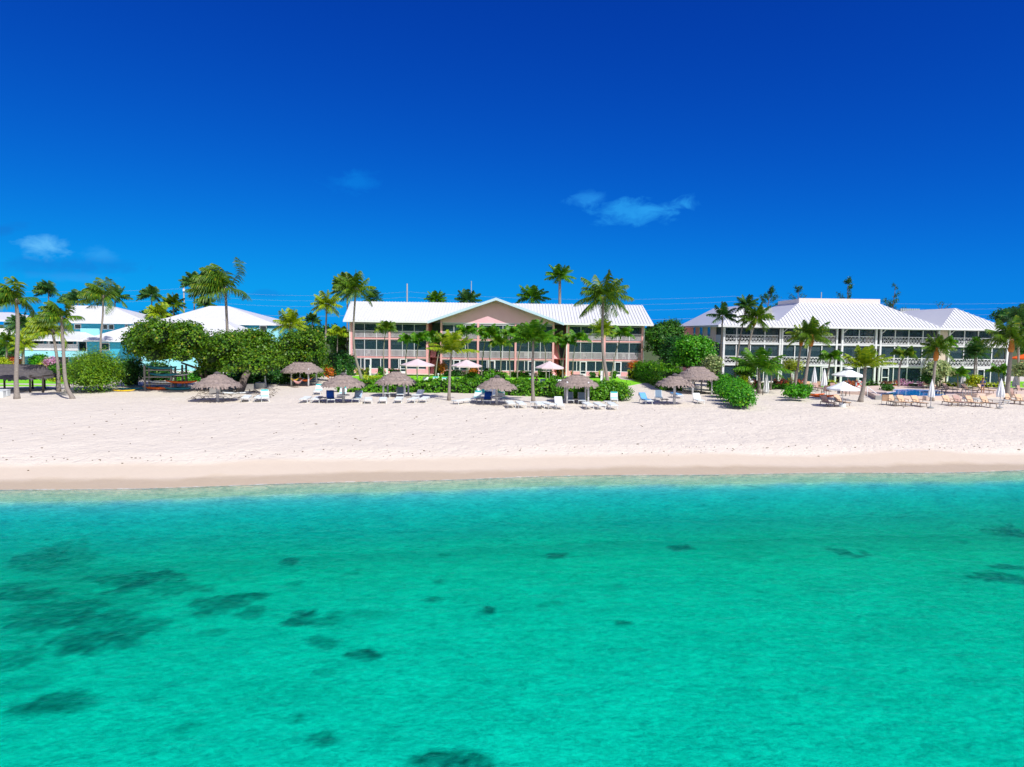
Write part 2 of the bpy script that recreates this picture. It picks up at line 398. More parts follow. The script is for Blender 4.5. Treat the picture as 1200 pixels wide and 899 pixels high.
def ground_mat():
    m, n, l, b = nmat('coral_sand')
    def mth(op, a, b2=None, c=None, clamp=False):
        k = n.new('ShaderNodeMath'); k.operation = op; k.use_clamp = clamp
        for i, x in enumerate((a, b2, c)):
            if x is None: continue
            if isinstance(x, (int, float)): k.inputs[i].default_value = x
            else: l.new(x, k.inputs[i])
        return k.outputs[0]
    def mix(f, a, c):
        k = n.new('ShaderNodeMix'); k.data_type = 'RGBA'
        l.new(f, k.inputs[0]) if not isinstance(f, float) else setattr(k.inputs[0], 'default_value', f)
        for s_, x in ((6, a), (7, c)):
            if isinstance(x, tuple): k.inputs[s_].default_value = (*x, 1)
            else: l.new(x, k.inputs[s_])
        return k.outputs[2]
    def noise_(scale, detail=4, rough=.5, vec=None):
        k = n.new('ShaderNodeTexNoise'); k.inputs['Scale'].default_value = scale; k.inputs['Detail'].default_value = detail; k.inputs['Roughness'].default_value = rough
        l.new(vec or tc.outputs['Object'], k.inputs['Vector']); return k.outputs[0]
    tc = n.new('ShaderNodeTexCoord'); sx = n.new('ShaderNodeSeparateXYZ'); l.new(tc.outputs['Object'], sx.inputs[0])
    x, y, z = sx.outputs
    # distance inland of the waterline
    e = mth('SUBTRACT', y, mth('MULTIPLY_ADD', x, .158, 38.0))
    e = mth('SUBTRACT', e, mth('MULTIPLY', mth('SINE', mth('MULTIPLY_ADD', x, .13, 1.0)), .45))
    e = mth('ADD', e, mth('MULTIPLY', mth('SUBTRACT', noise_(.12, 3), .5), 2.6))
    ew = mth('ADD', e, mth('MULTIPLY', mth('SUBTRACT', noise_(.9, 5), .5), .9))
    patch = noise_(.35, 6, .6); fine = noise_(5, 6, .7); mid = noise_(1.6, 5, .65)
    dry = mix(patch, (.645, .578, .492), (.72, .662, .575))
    spk = mth('MULTIPLY', mth('SUBTRACT', fine, .60, clamp=True), 2.5, clamp=True)
    dry = mix(spk, dry, (.42, .37, .34))
    damp = mix(mid, (.56, .475, .385), (.61, .525, .43))
    wet = mix(mid, (.50, .40, .27), (.56, .46, .33))
    f1 = mth('MULTIPLY', mth('SUBTRACT', e, 3.3), 1.5, clamp=True)
    f2 = mth('MULTIPLY', mth('SUBTRACT', ew, 1.2), 1.3, clamp=True)
    c = mix(f1, damp, dry); c = mix(f2, wet, c)
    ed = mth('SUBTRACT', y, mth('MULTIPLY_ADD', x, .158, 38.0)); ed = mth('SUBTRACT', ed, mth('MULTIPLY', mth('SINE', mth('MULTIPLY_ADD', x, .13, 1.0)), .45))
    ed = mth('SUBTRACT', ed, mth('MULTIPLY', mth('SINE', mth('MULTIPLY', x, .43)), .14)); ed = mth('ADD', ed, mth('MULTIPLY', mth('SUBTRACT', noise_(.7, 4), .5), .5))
    shore_dim = mth('MULTIPLY', mth('MULTIPLY', mth('ADD', ed, 8.2), .22, clamp=True), mth('MULTIPLY', mth('SUBTRACT', -1.8, ed), 3, clamp=True))  # near-shore bed darkened to stand for refraction and reflection dimming the water
    shore_dim = mth('MULTIPLY', shore_dim, mth('MULTIPLY_ADD', noise_(.8, 6, .65), .5, .65))
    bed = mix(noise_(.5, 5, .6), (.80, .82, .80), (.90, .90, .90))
    bed = mix(shore_dim, bed, (.34, .41, .52))
    shal = mth('MULTIPLY', mth('ADD', ed, 2.3), 2, clamp=True); bed = mix(shal, bed, (.84, .71, .46))
    at2 = n.new('ShaderNodeAttribute'); at2.attribute_name = 'reef'
    grassy = mix(noise_(3.5, 6, .7), (.01, .06, .065), (.09, .19, .17))
    bed = mix(at2.outputs['Fac'], bed, grassy)
    f3 = mth('MULTIPLY', mth('ADD', ed, .25), 4.0, clamp=True)
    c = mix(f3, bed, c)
    # thin broken line of foam where the water ends
    fo = mth('SUBTRACT', 1.0, mth('MULTIPLY', mth('ABSOLUTE', ed), 11), clamp=True); fo = mth('MULTIPLY', fo, mth('MULTIPLY', mth('SUBTRACT', noise_(2.6, 6, .7), .44, clamp=True), 7, clamp=True))
    c = mix(mth('MULTIPLY', fo, .75), c, (.86, .87, .86))
    # inland soil beyond the gardens
    f4 = mth('MULTIPLY', mth('SUBTRACT', y, 118), .3, clamp=True)
    c = mix(f4, c, mix(noise_(.2, 5, .6), (.05, .10, .02), (.12, .13, .05)))
    l.new(c, b.inputs['Base Color'])
    rg = mth('MULTIPLY_ADD', f2, .45, .4); l.new(rg, b.inputs['Roughness'])
    b.inputs['Specular IOR Level'].default_value = .3
    vo = n.new('ShaderNodeTexVoronoi'); vo.inputs['Scale'].default_value = 2.1; vo.feature = 'SMOOTH_F1'
    wv = n.new('ShaderNodeVectorMath'); wv.operation = 'ADD'
    nn = n.new('ShaderNodeTexNoise'); nn.inputs['Scale'].default_value = 1.7; nn.inputs['Detail'].default_value = 3
    l.new(tc.outputs['Object'], nn.inputs['Vector']); l.new(tc.outputs['Object'], wv.inputs[0]); l.new(nn.outputs[1], wv.inputs[1]); l.new(wv.outputs[0], vo.inputs['Vector'])
    hgt = mth('ADD', mth('MULTIPLY', mth('MINIMUM', vo.outputs['Distance'], .42), .35), mth('MULTIPLY', noise_(6, 5, .6), .12))
    hgt = mth('ADD', hgt, mth('MULTIPLY', mid, .25))
    bp = n.new('ShaderNodeBump'); bp.inputs['Distance'].default_value = .32
    l.new(mth('MULTIPLY_ADD', f1, .85, .04), bp.inputs['Strength']); l.new(hgt, bp.inputs['Height'])
    l.new(bp.outputs[0], b.inputs['Normal'])
    return m
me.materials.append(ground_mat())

def water_mat():
    m, n, l, b = nmat('sea_water'); n.remove(b)
    tc = n.new('ShaderNodeTexCoord')
    def nz_(scale, det, st, rot=0, rough=.55, dist=.0):
        mp = n.new('ShaderNodeMapping'); mp.inputs['Scale'].default_value = st; mp.inputs['Rotation'].default_value = (0, 0, rot)
        l.new(tc.outputs['Object'], mp.inputs[0])
        k = n.new('ShaderNodeTexNoise'); k.inputs['Scale'].default_value = scale; k.inputs['Detail'].default_value = det
        k.inputs['Roughness'].default_value = rough; k.inputs['Distortion'].default_value = dist
        l.new(mp.outputs[0], k.inputs['Vector']); return k.outputs[0]
    def mth(op, a, b2):
        k = n.new('ShaderNodeMath'); k.operation = op
        for i, x in enumerate((a, b2)):
            if isinstance(x, (int, float)): k.inputs[i].default_value = x
            else: l.new(x, k.inputs[i])
        return k.outputs[0]
    h = mth('ADD', mth('MULTIPLY', nz_(1.1, 4, (1, 1.6, 1), .5, .6, .4), .55), mth('MULTIPLY', nz_(4.2, 5, (1, 1.5, 1), -.35, .65, .3), .22))
    bp = n.new('ShaderNodeBump'); bp.inputs['Strength'].default_value = .5; bp.inputs['Distance'].default_value = .25
    l.new(h, bp.inputs['Height'])
    fr = n.new('ShaderNodeFresnel'); fr.inputs['IOR'].default_value = 1.33; l.new(bp.outputs[0], fr.inputs['Normal'])
    gl = n.new('ShaderNodeBsdfGlossy'); gl.inputs['Roughness'].default_value = .08; gl.inputs['Color'].default_value = (.10, .85, 1, 1); l.new(bp.outputs[0], gl.inputs['Normal'])
    tr = n.new('ShaderNodeBsdfTransparent')
    # ripple light and dark painted as noise into the tint of the transparent layer
    cr = n.new('ShaderNodeValToRGB'); cr.color_ramp.elements[0].position = .36; cr.color_ramp.elements[0].color = (.46, .62, .62, 1)
    cr.color_ramp.elements[1].position = .56; cr.color_ramp.elements[1].color = (1, 1, 1, 1)
    rip = mth('ADD', mth('MULTIPLY', nz_(3.6, 7, (1, 1.4, 1), .55, .76, 1.1), .60), mth('MULTIPLY', nz_(.32, 3, (1, 2, 1), .2, .6, .5), .14))
    rip = mth('ADD', rip, mth('MULTIPLY', nz_(1.3, 5, (.8, 1.3, 1), -.5, .7, .8), .26))
    l.new(rip, cr.inputs[0]); l.new(cr.outputs[0], tr.inputs[0])
    ms = n.new('ShaderNodeMixShader'); l.new(mth('MULTIPLY', fr.outputs[0], .6), ms.inputs[0]); l.new(tr.outputs[0], ms.inputs[1]); l.new(gl.outputs[0], ms.inputs[2])
    l.new(ms.outputs[0], n['Material Output'].inputs['Surface'])
    va = n.new('ShaderNodeVolumeAbsorption'); va.inputs['Color'].default_value = (0, .966, .908, 1); va.inputs['Density'].default_value = 1.0
    l.new(va.outputs[0], n['Material Output'].inputs['Volume'])
    return m
wb = MB(); wb.box(-5900, 5900, -890, 60, -6, 0)
wb.build('sea_water', water_mat(), kind='structure')

def sheet(name, pts, z, th, mat, kind='structure'):
    mb = MB(); mb.prism([(p[0], p[1], z - th) for p in pts], (0, 0, th)); o = mb.build(name, mat, kind=kind); return o
def grass_mat():
    m, n, l, b = nmat('mown_lawn')
    tc = n.new('ShaderNodeTexCoord'); a = n.new('ShaderNodeTexNoise'); a.inputs['Scale'].default_value = .5; a.inputs['Detail'].default_value = 5
    c = n.new('ShaderNodeTexNoise'); c.inputs['Scale'].default_value = 14; c.inputs['Detail'].default_value = 5
    for k in (a, c): l.new(tc.outputs['Object'], k.inputs['Vector'])
    r1 = n.new('ShaderNodeValToRGB'); r1.color_ramp.elements[0].position = .3; r1.color_ramp.elements[1].position = .7
    r1.color_ramp.elements[0].color = (.13, .52, .004, 1); r1.color_ramp.elements[1].color = (.26, .66, .008, 1)
    mx = n.new('ShaderNodeMix'); mx.data_type = 'RGBA'; mx.blend_type = 'MULTIPLY'; mx.inputs[0].default_value = .5
    l.new(a.outputs[0], r1.inputs[0]); l.new(r1.outputs[0], mx.inputs[6]); l.new(c.outputs[1], mx.inputs[7]); l.new(r1.outputs[0], b.inputs['Base Color'])
    bp = n.new('ShaderNodeBump'); bp.inputs['Strength'].default_value = .5; bp.inputs['Distance'].default_value = .06; l.new(c.outputs[0], bp.inputs['Height']); l.new(bp.outputs[0], b.inputs['Normal'])
    b.inputs['Roughness'].default_value = .9
    return m
LAWN = grass_mat()
def smooth_poly(pts, it=2):
    for _ in range(it):
        q = []
        for i in range(len(pts)):
            a = Vector(pts[i]); b = Vector(pts[(i + 1) % len(pts)]); q += [a * .75 + b * .25, a * .25 + b * .75]
        pts = q
    return pts
def upoly(l): return [(G(u, v).x, G(u, v).y, 0) for u, v in l]
sheet('lawn', smooth_poly([(X(405, 103), 103.2, 0), (X(407, 84), 84, 0)] + upoly([(430, 457), (560, 458), (690, 460), (722, 456), (742, 451), (768, 447), (776, 443)]) + [(X(772, 103), 103.2, 0)]), GZ + .03, .2, LAWN)
sheet('lawn_strip', smooth_poly(upoly([(-60, 452), (76, 453.5), (92, 446), (80, 437), (-60, 434)])), GZ + .03, .2, LAWN)
sheet('path', upoly([(-70, 450.2), (88, 452.0), (88, 450.6), (-70, 448.7)]), GZ + .045, .2, M['concrete'])
sheet('lawn_bank', smooth_poly(upoly([(860, 452), (1205, 458), (1240, 446), (860, 445)])), GZ + .03, .2, LAWN)

# pool and its raised deck
PD = 1.92
pa = G(1026, 468.5); py0 = pa.y
dk = [(pa.x, py0), (X(1124, 73), py0 + .0), (X(1124, 76, 2), 77.0), (X(1215, 76, 2), 77.2), (X(1215, 87, 2), 87.0), (X(1030, 87, 2), 87.0), (X(985, 84, 2), 84), (X(985, 79, 2), 79), (X(1015, 78, 2), 77.5)]
pool_old = [(pa.x + .45, py0 + .25), (X(1108, 74, 2), py0 + .25), (X(1106, 79, 2), py0 + 5.3), (X(1070, 84.5, 2), py0 + 9.2), (X(1048, 84, 2), py0 + 8.6), (X(1044, 81, 2), py0 + 4.2), (pa.x + .4, py0 + 2.4)]
pool = [(G(u, v, PD).x, G(u, v, PD).y) for u, v in ((1030, 463.6), (1109, 463.9), (1107, 459.5), (1098, 457), (1062, 455.6), (1043, 456), (1050, 458.2), (1035, 460.6))]
def ring_deck():
    bm = bmesh.new()
    o = [bm.verts.new((x, y, PD)) for x, y in dk]; i_ = [bm.verts.new((x, y, PD)) for x, y in pool]
    eo = [bm.edges.new((o[k], o[(k+1) % len(o)])) for k in range(len(o))]; ei = [bm.edges.new((i_[k], i_[(k+1) % len(i_)])) for k in range(len(i_))]
    bmesh.ops.triangle_fill(bm, edges=eo + ei, use_beauty=True)
    r = bmesh.ops.extrude_face_region(bm, geom=bm.faces[:])
    for v in [g for g in r['geom'] if isinstance(g, bmesh.types.BMVert)]: v.co.z = 1.3
    bmesh.ops.recalc_face_normals(bm, faces=bm.faces[:])
    m = bpy.data.meshes.new('pool_deck'); bm.to_mesh(m); m.materials.append(M['deck']); return m
od = bpy.data.objects.new('pool_deck', ring_deck()); col.objects.link(od); tag(od, kind='structure')
def poolwater():
    m, n, l, b = nmat('pool_water'); b.inputs['Base Color'].default_value = (.004, .27, .80, 1); b.inputs['Roughness'].default_value = .06
    t = n.new('ShaderNodeTexNoise'); t.inputs['Scale'].default_value = 3; t.inputs['Detail'].default_value = 3
    bp = n.new('ShaderNodeBump'); bp.inputs['Strength'].default_value = .25; bp.inputs['Distance'].default_value = .1; l.new(t.outputs[0], bp.inputs['Height']); l.new(bp.outputs[0], b.inputs['Normal'])
    return m
sheet('pool_water', [(x, y) for x, y in pool], PD - .05, .3, poolwater())
mb = MB(); mb.box(pa.x - .04, X(1051, 73), py0 - .06, py0 - .005, 1.2, PD + .02); mb.build('pool_wall_shade', M['pool_wall_shade'], kind='structure')  # grey on this left stretch paints the shade on the deck front
# small flowering bed at the pool's inner corner
# ------------------------------------------------------------------ foliage generators
def leaf_quads(rng, P, N, size, aspect=1.0, jit=.3):
    n = len(P); N = N / (np.linalg.norm(N, axis=1, keepdims=True) + 1e-9)
    r = rng.normal(size=(n, 3)); A = np.cross(N, r); A /= (np.linalg.norm(A, axis=1, keepdims=True) + 1e-9); B = np.cross(N, A)
    s = size * (1 + jit * rng.uniform(-1, 1, size=(n, 1))) * .5
    a = A * s * aspect; b = B * s
    bow = N * s * .25
    return np.stack([P - a + bow * 0, P - b - bow, P + a, P + b - bow], axis=1)
def lobes_leaves(rng, lobes, n, size, clump=.6, per=14, up=.35, fill=.22, aspect=1.0, floor=None):
    lobes = np.array(lobes, float); w = lobes[:, 3] * lobes[:, 4] + lobes[:, 4] * lobes[:, 5] + lobes[:, 3] * lobes[:, 5]; w /= w.sum()
    k = max(4, n // per); li = rng.choice(len(lobes), k, p=w)
    d = rng.normal(size=(k, 3)); d /= np.linalg.norm(d, axis=1, keepdims=True)
    d[:, 2] = np.where(d[:, 2] < -.35, -d[:, 2], d[:, 2])
    rad = np.where(rng.random(k) < fill, rng.uniform(.3, .85, k), rng.uniform(.86, 1.06, k))[:, None]
    C = lobes[li, :3] + d * lobes[li, 3:6] * rad
    P = np.repeat(C, per, axis=0) + rng.normal(size=(k * per, 3)) * clump * .42
    D_ = np.repeat(d, per, axis=0)
    N = D_ + np.array([0, 0, up]) + rng.normal(size=P.shape) * .55
    if floor is not None: P[:, 2] = np.maximum(P[:, 2], floor + .05)
    return leaf_quads(rng, P, N, size, aspect)
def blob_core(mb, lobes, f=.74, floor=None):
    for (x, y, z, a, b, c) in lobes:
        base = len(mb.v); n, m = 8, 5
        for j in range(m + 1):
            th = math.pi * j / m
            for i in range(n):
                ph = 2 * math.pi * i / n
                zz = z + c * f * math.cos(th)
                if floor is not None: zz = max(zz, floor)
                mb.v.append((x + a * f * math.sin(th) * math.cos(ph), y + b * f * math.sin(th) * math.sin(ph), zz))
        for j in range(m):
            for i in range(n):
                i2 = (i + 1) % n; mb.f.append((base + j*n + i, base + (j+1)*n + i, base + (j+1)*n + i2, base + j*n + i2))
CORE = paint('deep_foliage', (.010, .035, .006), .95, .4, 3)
def bush(name, label, cat, lobes, n, size, mat, seed, group=None, trunk=None, aspect=1.0, clump=.6, core=.7, up=.35, extra=None, fill=.22):
    """lobes in world coordinates; trunk: list of (pts, radii)."""
    rng = np.random.default_rng(seed)
    bx = sum(l[0] for l in lobes) / len(lobes); by = sum(l[1] for l in lobes) / len(lobes)
    t = thing(name, label, cat, (bx, by, GZ), 0, group)
    q = lobes_leaves(rng, lobes, n, size, clump, 14, up, fill, aspect, GZ)
    quads_obj('crown' if trunk else 'foliage', q, mat, t, (bx, by, GZ))
    mb = MB()
    if core:
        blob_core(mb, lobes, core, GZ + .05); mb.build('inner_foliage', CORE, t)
    if trunk:
        for pts, rad in trunk: MB().tube(pts, rad, 7).build('trunk', M['bark_dark'], t, True)
    for (el, en, es, em, nm) in (extra or []):
        quads_obj(nm, lobes_leaves(rng, el, en, es, .4, 8, .3, .1, 1, GZ), em, t, (bx, by, GZ))
    return t
def lobes_box(rng, u0, u1, v0, v1, D, depth, k, rpx=None, floor_v=None):
    """overlapping lobes filling the box seen between photo columns u0..u1 and rows v0..v1 at depth D."""
    out = []; s = D / F_PX; w = (u1 - u0) * s; h = (v1 - v0) * s
    rr = (rpx * s) if rpx else min(w, h) * .33
    for i in range(k):
        fu = (i + .5) / k; uu = u0 + (u1 - u0) * (rr / w + (1 - 2 * rr / w) * fu)
        for j in range(max(1, round(h / rr / 1.5))):
            nj = max(1, round(h / rr / 1.5)); vv = v0 + (v1 - v0) * (rr / h + (1 - 2 * rr / h) * ((j + .5) / nj if nj > 1 else .5)) + rng.uniform(-.15, .15) * rr / s
            edge = abs(fu - .5) * 2
            if edge > .75 and j == 0 and nj > 1: continue
            dy = rng.uniform(-.5, .5) * (depth - rr) if depth > rr else 0
            r = rr * rng.uniform(.85, 1.2); y = D + dy
            out.append((X(uu, y), y, Z(vv, D, uu), r, max(r * .8, min(r, depth * .5)), r * .95))
    return out
def hedge(label, pts, width, height, seed, mat=None, size=.2, dens=95, group=None, z0=GZ, name='hedge', rnd=.12):
    """clipped hedge following a world polyline."""
    mat = mat or L['hedge']; rng = np.random.default_rng(seed); Pl = []; Nl = []
    c = sum((Vector((p[0], p[1], 0)) for p in pts), Vector()) / len(pts)
    t = thing(name, label, 'hedge', (c.x, c.y, z0), 0, group); core = MB()
    for a, b in zip(pts, pts[1:]):
        a = np.array([a[0], a[1], 0.]); b = np.array([b[0], b[1], 0.]); d = b - a; Ln = np.linalg.norm(d); d /= Ln; s = np.array([-d[1], d[0], 0])
        n = int(dens * Ln * (width + 2 * height)); k = max(4, n // 8)
        tt = rng.uniform(-.02, 1.02, k) * Ln; per = rng.uniform(0, width + 2 * height, k)
        q = np.zeros((k, 3)); nn = np.zeros((k, 3))
        left = per < height; top = (per >= height) & (per < height + width); right = ~(left | top)
        wob = (np.array([mnoise.noise(Vector((x * .8, seed, 0))) for x in tt]) * .35)
        q[left] = s * (width / 2) ; q[left, 2] = per[left]; nn[left] = s
        q[top] = s * ((per[top] - height - width / 2)[:, None]); q[top, 2] = height; nn[top] = [0, 0, 1]
        q[right] = -s * (width / 2); q[right, 2] = per[right] - height - width; nn[right] = -s
        q += a + d * tt[:, None]; q[:, 2] *= 1 + wob; q += nn * (wob[:, None] * .5)
        rnds = np.clip((q[:, 2] - height * .75) / (height * .25), 0, 1)[:, None]
        side = (q - a - d * ((q - a) @ d)[:, None]); side[:, 2] = 0; q -= side * rnds * rnd
        q = np.repeat(q, 8, axis=0) + rng.normal(size=(k * 8, 3)) * .13; nn = np.repeat(nn, 8, axis=0) + rng.normal(size=(k * 8, 3)) * .5 + np.array([0, 0, .25])
        q[:, 2] += z0; q[:, 2] = np.maximum(q[:, 2], z0 + .03)
        Pl.append(q); Nl.append(nn)
        w2 = s * (width / 2 - .12); av, bv = a + d * .1, b - d * .1
        core.prism([(*(av - w2)[:2], z0), (*(av + w2)[:2], z0), (*(bv + w2)[:2], z0), (*(bv - w2)[:2], z0)], (0, 0, height - .13))
    P = np.concatenate(Pl); N = np.concatenate(Nl)
    quads_obj('foliage', leaf_quads(rng, P, N, size), mat, t, (c.x, c.y, z0))
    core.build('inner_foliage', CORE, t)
    return t

# palms
def frond(rng, base, az, el, Ln, droop, wind, nl, ll, lw, sag=.35, fold=.0):
    n = 10; pts = [np.array(base, float)]; d = np.array([math.cos(el) * math.cos(az), math.cos(el) * math.sin(az), math.sin(el)]) + np.array(wind) * .42; d /= np.linalg.norm(d)
    T = [d.copy()]; st = Ln / n
    for i in range(n):
        t = (i + 1) / n
        d = d + np.array([0, 0, -1]) * droop * t * st * .40 + np.array(wind) * (.3 + t) * (.27 if abs(wind[0]) > .5 else .17)
        d /= np.linalg.norm(d); pts.append(pts[-1] + d * st); T.append(d.copy())
    pts = np.array(pts); T = np.array(T)
    ts = np.linspace(.13, .995, nl); k = ts * n; i0 = np.minimum(k.astype(int), n - 1); fr = (k - i0)[:, None]
    P = pts[i0] * (1 - fr) + pts[i0 + 1] * fr; TT = T[i0] * (1 - fr) + T[i0 + 1] * fr
    side0 = np.array([-math.sin(az), math.cos(az), 0])
    S = np.cross(TT, np.array([0, 0, 1.])); S += side0 * -.25; S /= np.linalg.norm(S, axis=1, keepdims=True)
    ln = (ll * np.sin(np.pi * (.16 + .80 * ts)) ** .6)[:, None]
    out = []
    for sg in (-1, 1):
        D_ = S * sg * .8 + TT * .55 + np.array([0, 0, -1]) * sag + np.array([0, 0, 1]) * fold + np.array(wind) * .25 + rng.normal(size=P.shape) * .09
        D_ /= np.linalg.norm(D_, axis=1, keepdims=True)
        wv = TT * lw / 2; tip = P + D_ * ln * rng.uniform(.85, 1.1, (nl, 1)); mid = P + D_ * ln * .55
        tip[:, 2] -= (ln[:, 0]) * sag * .35
        out.append(np.stack([P - wv, mid - wv * 1.1, mid + wv * 1.1, P + wv], axis=1))
        out.append(np.stack([mid - wv * 1.1, tip - wv * .2, tip + wv * .2, mid + wv * 1.1], axis=1))
    a, b = pts[:-1], pts[1:]; w = np.linspace(.045, .015, n)[:, None]; Sd = np.cross(T[:-1], np.array([0, 0, 1.])) + side0 * -.25
    Sd /= np.linalg.norm(Sd, axis=1, keepdims=True)
    out.append(np.stack([a - Sd * w, b - Sd * w, b + Sd * w, a + Sd * w], axis=1))
    return np.concatenate(out)
def palm(label, ub, vb, uc, vc, r, D=None, kind='coco', mat='palm', wind=0.0, seed=1, via=(), shaft=None, group=None, n=None, name=None, tr=None, droop=None, lift=None, z0=GZ, nuts=True):
    if D is None: g = G(ub, vb, z0); D = g.y; base = g
    else: base = Vector((X(ub, D, z0), D, z0))
    rng = np.random.default_rng(seed); s = D / F_PX
    top = Vector((X(uc, D), D, Z(vc, D, uc))); top.x = X(uc, D, top.z)
    Ln = r * s * 1.22
    pts = [base] + [Vector((X(u, D, Z(v, D, u)), D + (i % 2) * .1, Z(v, D, u))) for i, (u, v) in enumerate(via)] + [top]
    # Catmull-Rom through the trunk points
    path = []
    P4 = [pts[0] * 2 - pts[1]] + pts + [pts[-1] * 2 - pts[-2]]
    for i in range(1, len(P4) - 2):
        for k in range(6):
            t = k / 6; a, b, c, d = P4[i-1], P4[i], P4[i+1], P4[i+2]
            path.append(.5 * ((2*b) + (c - a)*t + (2*a - 5*b + 4*c - d)*t*t + (3*b - a - 3*c + d)*t**3))
    path.append(pts[-1])
    H = (top - base).length
    tr = tr or {'coco': .16, 'garden': .085, 'royal': .2, 'fan': .14, 'young': .17, 'far': .14}[kind]
    rad = [tr * (1.0 + .55 * math.exp(-i / len(path) * 14) - .35 * i / len(path)) for i in range(len(path))]
    cat = 'palm tree'
    t = thing(name or {'coco': 'coconut_palm', 'young': 'coconut_palm', 'far': 'coconut_palm', 'garden': 'garden_palm', 'royal': 'royal_palm', 'fan': 'fan_palm'}[kind], label, cat, tuple(base), 0, group)
    off = tuple(base)
    MB().tube([base - Vector((0, 0, .15))] + path[1:], rad, 9).build('trunk', M['bark'], t, True)
    nf, dr, nl, ll, lw, sag, els = {
        'coco': (24, 1.0, 32, .29, .068, .62, (-.6, 1.4)), 'young': (16, .85, 30, .27, .08, .4, (.12, 1.45)),
        'far': (22, .95, 24, .32, .12, .55, (-.35, 1.4)), 'garden': (14, 2.0, 20, .42, .12, .6, (.15, 1.2)),
        'royal': (20, 1.0, 22, .32, .12, .45, (-.25, 1.35)), 'fan': (30, .5, 12, .42, .10, .3, (-.6, 1.4))}[kind]
    nf = n or nf; dr = dr if droop is None else droop
    q = []
    for i in range(nf):
        f = (i + .5) / nf; az = i * 2.39996 + rng.uniform(-.3, .3)
        el = els[1] + (els[0] - els[1]) * f ** .85 + rng.uniform(-.12, .12) + (lift or 0)
        lf = Ln * (1 - .25 * (1 - f)) * rng.uniform(.85, 1.08)
        w = np.array([wind, wind * .15, abs(wind) * .12]) * rng.uniform(.6, 1.2)
        # against the wind a frond is pushed up and over
        q.append(frond(rng, top, az, el, lf, dr * 3.0 / max(Ln, .5), w, nl, Ln * ll, max(lw, .055) * (Ln / 3.0) ** .5, sag))
    quads_obj('crown', np.concatenate(q), L[mat], t, off)
    if shaft:
        mb = MB(); a = top; h_, w_ = shaft; d = (path[-1] - path[-4]).normalized()
        mb.tube([a - d * h_, a - d * h_ * .75, a - d * h_ * .35, a + d * .05], [tr * .9, w_ * 1.0, w_ * .8, tr * .6], 9)
        mb.build('crownshaft', M['crown_orange'], t, True)
    elif kind in ('garden', 'royal'):
        d = (path[-1] - path[-4]).normalized()
        MB().tube([top - d * .9, top - d * .5, top + d * .15], [tr * .75, tr * .95, tr * .5], 8).build('crownshaft', M['stem_green'], t, True)
    elif kind == 'coco' and nuts:
        mb = MB()
        for k in range(6):
            an = k * 1.05; c = top + Vector((math.cos(an) * .25, math.sin(an) * .25, -.25 - .1 * (k % 2)))
            blob_core(mb, [(c.x, c.y, c.z, .16, .16, .19)], 1.0)
        mb.build('coconuts', M['bark_dark'], t, True)
    return t

# ------------------------------------------------------------------ pink resort building (centre)
def railing(parent, xa, xb, y, z0, h, mat, sp=.155, bw=.05):
    mb = MB(); mb.box(xa, xb, y - .03, y + .03, z0 + h - .07, z0 + h); mb.box(xa, xb, y - .03, y + .03, z0 + .08, z0 + .13)
    n = max(1, int((xb - xa) / sp))
    for i in range(n):
        x = xa + (i + .5) * (xb - xa) / n; mb.box(x - bw / 2, x + bw / 2, y - .015, y + .015, z0 + .13, z0 + h - .07)
    return mb.build('railing', mat, parent)
def seam_roof(parent, quad, n, th=.12, name='roof', rib=True):
    """quad: eave-left, eave-right, ridge-right, ridge-left (world). Standing seams run eave to ridge."""
    a, b, c, d = [Vector(p) for p in quad]
    nrm = (b - a).cross(d - a).normalized()
    if nrm.z < 0: nrm.negate()
    mb = MB(); mb.prism([a - nrm * th, b - nrm * th, c - nrm * th, d - nrm * th] if (c - d).length > .02 else [a - nrm * th, b - nrm * th, c - nrm * th], nrm * th)
    if rib:
        # seams stay square to the eave and are clipped by the hips
        e = (b - a).normalized(); up = nrm.cross(e).normalized()
        if up.z < 0: up.negate()
        Le = (b - a).length; dl, dh = (d - a).dot(e), (d - a).dot(up); cl, ch = (c - a).dot(e), (c - a).dot(up)
        for i in range(1, n):
            x = Le * i / n; h = max(dh, ch)
            if x < dl and dl > 1e-3: h = min(h, dh * x / dl)
            if x > cl and Le - cl > 1e-3: h = min(h, ch * (Le - x) / (Le - cl))
            if dl < 0 and False: pass
            if h > .15:
                p0 = a + e * x + nrm * .03; p1 = p0 + up * h; mb.bar(p0, p1, .05, .10, nrm)
    return mb.build(name, M['white_roof'], parent)

